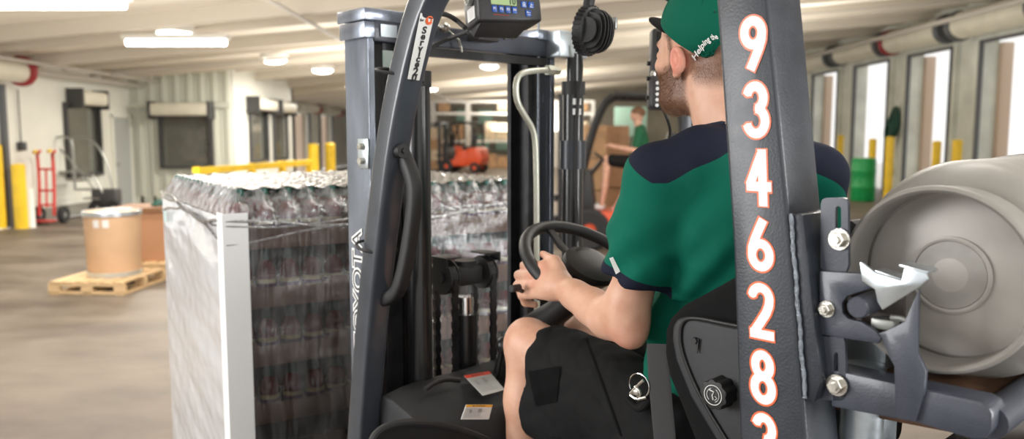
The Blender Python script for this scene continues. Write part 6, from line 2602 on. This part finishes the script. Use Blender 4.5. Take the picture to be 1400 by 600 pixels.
def bend_cap(p):
    s_ = p.x
    a0, a1 = radians(-62), radians(-22)
    # baseline runs up to the right along a gentle arc
    bx = 948 + 37 * s_ + 0
    by = 81 - 31 * s_ - 10 * sin(pi * s_)
    nx_, ny_ = -.60 + .25 * s_, -.80
    return cap_hit(bx + nx_ * p.y * 260, by + ny_ * p.y * 260, .0014) - BASE


cu_w = .52
text('cap_lettering', 'Helping the', .047, M_white, capo, (0, 0, 0), (1, 0, 0), (0, 1, 0), bold=.0012, ext=0, align='LEFT', bend=lambda p: bend_cap(Vector((p.x / .245, p.y, 0)))).location = BASE
b = MB(); q = cap_hit(977, 16); b.sphere(q - BASE, .0022, (1, 1, 1), 8); b.build('eyelet', mat('dark_green_thread', (.002, .05, .035), .8), capo).location = BASE

# --- key ring clipped to the shorts
kr = empty('key_ring', Vector((OX, OY, 0)) + RV * .18 + FV * .42 + Vector((0, 0, 1.1)), AN, 'silver ring and metal clip hanging at the hip of the black shorts', 'key ring')
KB = Vector((.18, .42, 1.1))
b = MB()
cK = L(874, 527, 'x', .175)
b.tube([Vector((cK.x, cK.y + .0240 * cos(t), cK.z + .0235 * sin(t))) - KB for t in [radians(-30 + 290 * k / 24) for k in range(25)]], .0014, 8); b.build('ring', M_chrome, kr)
b = MB()
for pts in (((862, 538), (873, 526), (880, 520)), ((862, 540), (870, 546), (884, 543)), ((868, 528), (876, 536), (872, 544))):
    b.tube([L(x, y, 'x', .172) - KB for x, y in pts], .0035, 8, smooth=1)
b.box(L(869, 536, 'x', .172) - KB, (.006, .016, .012), bevel=.002)
b.build('clip', M_zinc, kr)
b = MB(); b.tube([L(x, y, 'x', .185) - KB for x, y in ((858, 545), (872, 560), (884, 552), (892, 535))], .0085, 10, smooth=2); b.build('webbing_loop', M_shorts, kr)


# ================================================================== THE SECOND DRIVER, on the truck behind
q2 = W(876, 240, 11.7)
p2l = Vector((q2.x, 11.9, .55))
d2 = empty('person', p2l, radians(172) - pi / 2, 'person in dark green shirt and black shorts seated on the orange-red forklift behind', 'person')
f = Field((-.5, -.45, 0), (.5, .95, 1.55), .013)
f.ell((0, 0, .70), (.17, .13, .14), .04)
f.ell((0, -.02, .95), (.17, .11, .25), .04)
f.chain([(-.19, 0, 1.14, .06), (0, -.01, 1.18, .07), (.19, 0, 1.14, .06)], .04)
f.cap((0, 0, 1.18), (0, .03, 1.32), .06, .055, .03)
f.ell((0, .035, 1.40), (.077, .10, .115), .02)
f.ell((0, .12, 1.38), (.018, .02, .022), .01)
for sx in (-1, 1):
    f.ell((sx * .078, .03, 1.39), (.012, .02, .03), .01)
    f.chain([(sx * .19, 0, 1.13, .052), (sx * .24, .06, .88, .042), (sx * .17, .34, .93, .03), (sx * .15, .42, .95, .034)], .02)
    for k_ in range(4):
        f.chain([(sx * (.13 + .016 * k_), .43, .965, .012), (sx * (.13 + .016 * k_), .475, .955, .010), (sx * (.13 + .016 * k_), .48, .925, .009)], .004)
    f.chain([(sx * .12, .41, .95, .014), (sx * .105, .45, .955, .011)], .006)
    f.chain([(sx * .1, .05, .70, .09), (sx * .13, .46, .74, .06), (sx * .13, .50, .35, .05), (sx * .13, .54, .08, .038)], .03)
me, co2 = f.mesh('body')
attr(me, 'flush', np.zeros(len(co2))); attr(me, 'stubble', np.clip((co2[:, 2] - 1.43) / .02, 0, 1) * 1.0)
me.materials.append(M_skin); link(bpy.data.objects.new('body', me), d2)
f = Field((-.4, -.3, .5), (.4, .4, 1.35), .014)
f.ell((0, 0, .78), (.185, .145, .17), .04); f.ell((0, -.02, .97), (.185, .125, .25), .04)
f.chain([(-.20, 0, 1.14, .068), (0, -.01, 1.19, .075), (.20, 0, 1.14, .068)], .04)
for sx in (-1, 1):
    f.cap((sx * .2, 0, 1.13), (sx * .235, .04, .96), .066, .062, .02)
me, _ = f.mesh('shirt'); me.materials.append(mat('bottle_green_cloth', (.008, .095, .04), .85)); link(bpy.data.objects.new('shirt', me), d2)
f = Field((-.35, -.3, .45), (.35, .6, .95), .014)
f.ell((0, 0, .69), (.19, .15, .14), .04)
for sx in (-1, 1):
    f.cap((sx * .1, .04, .70), (sx * .13, .40, .735), .108, .088, .03)
me, _ = f.mesh('shorts'); me.materials.append(M_shorts); link(bpy.data.objects.new('shorts', me), d2)
f = Field((-.2, -.2, 1.3), (.2, .25, 1.6), .010)
f.ell((0, .02, 1.435), (.088, .11, .085), .01); f.cut((0, .1, 1.42), (0, .35, -1))
me, _ = f.mesh('hair'); me.materials.append(M_hair); link(bpy.data.objects.new('hair', me), d2)
for sx in (-1, 1):
    b = MB(); b.sphere((sx * .13, .60, .045), .05, (.9, 2.3, .9)); b.build('trainer', M_shoe, d2)
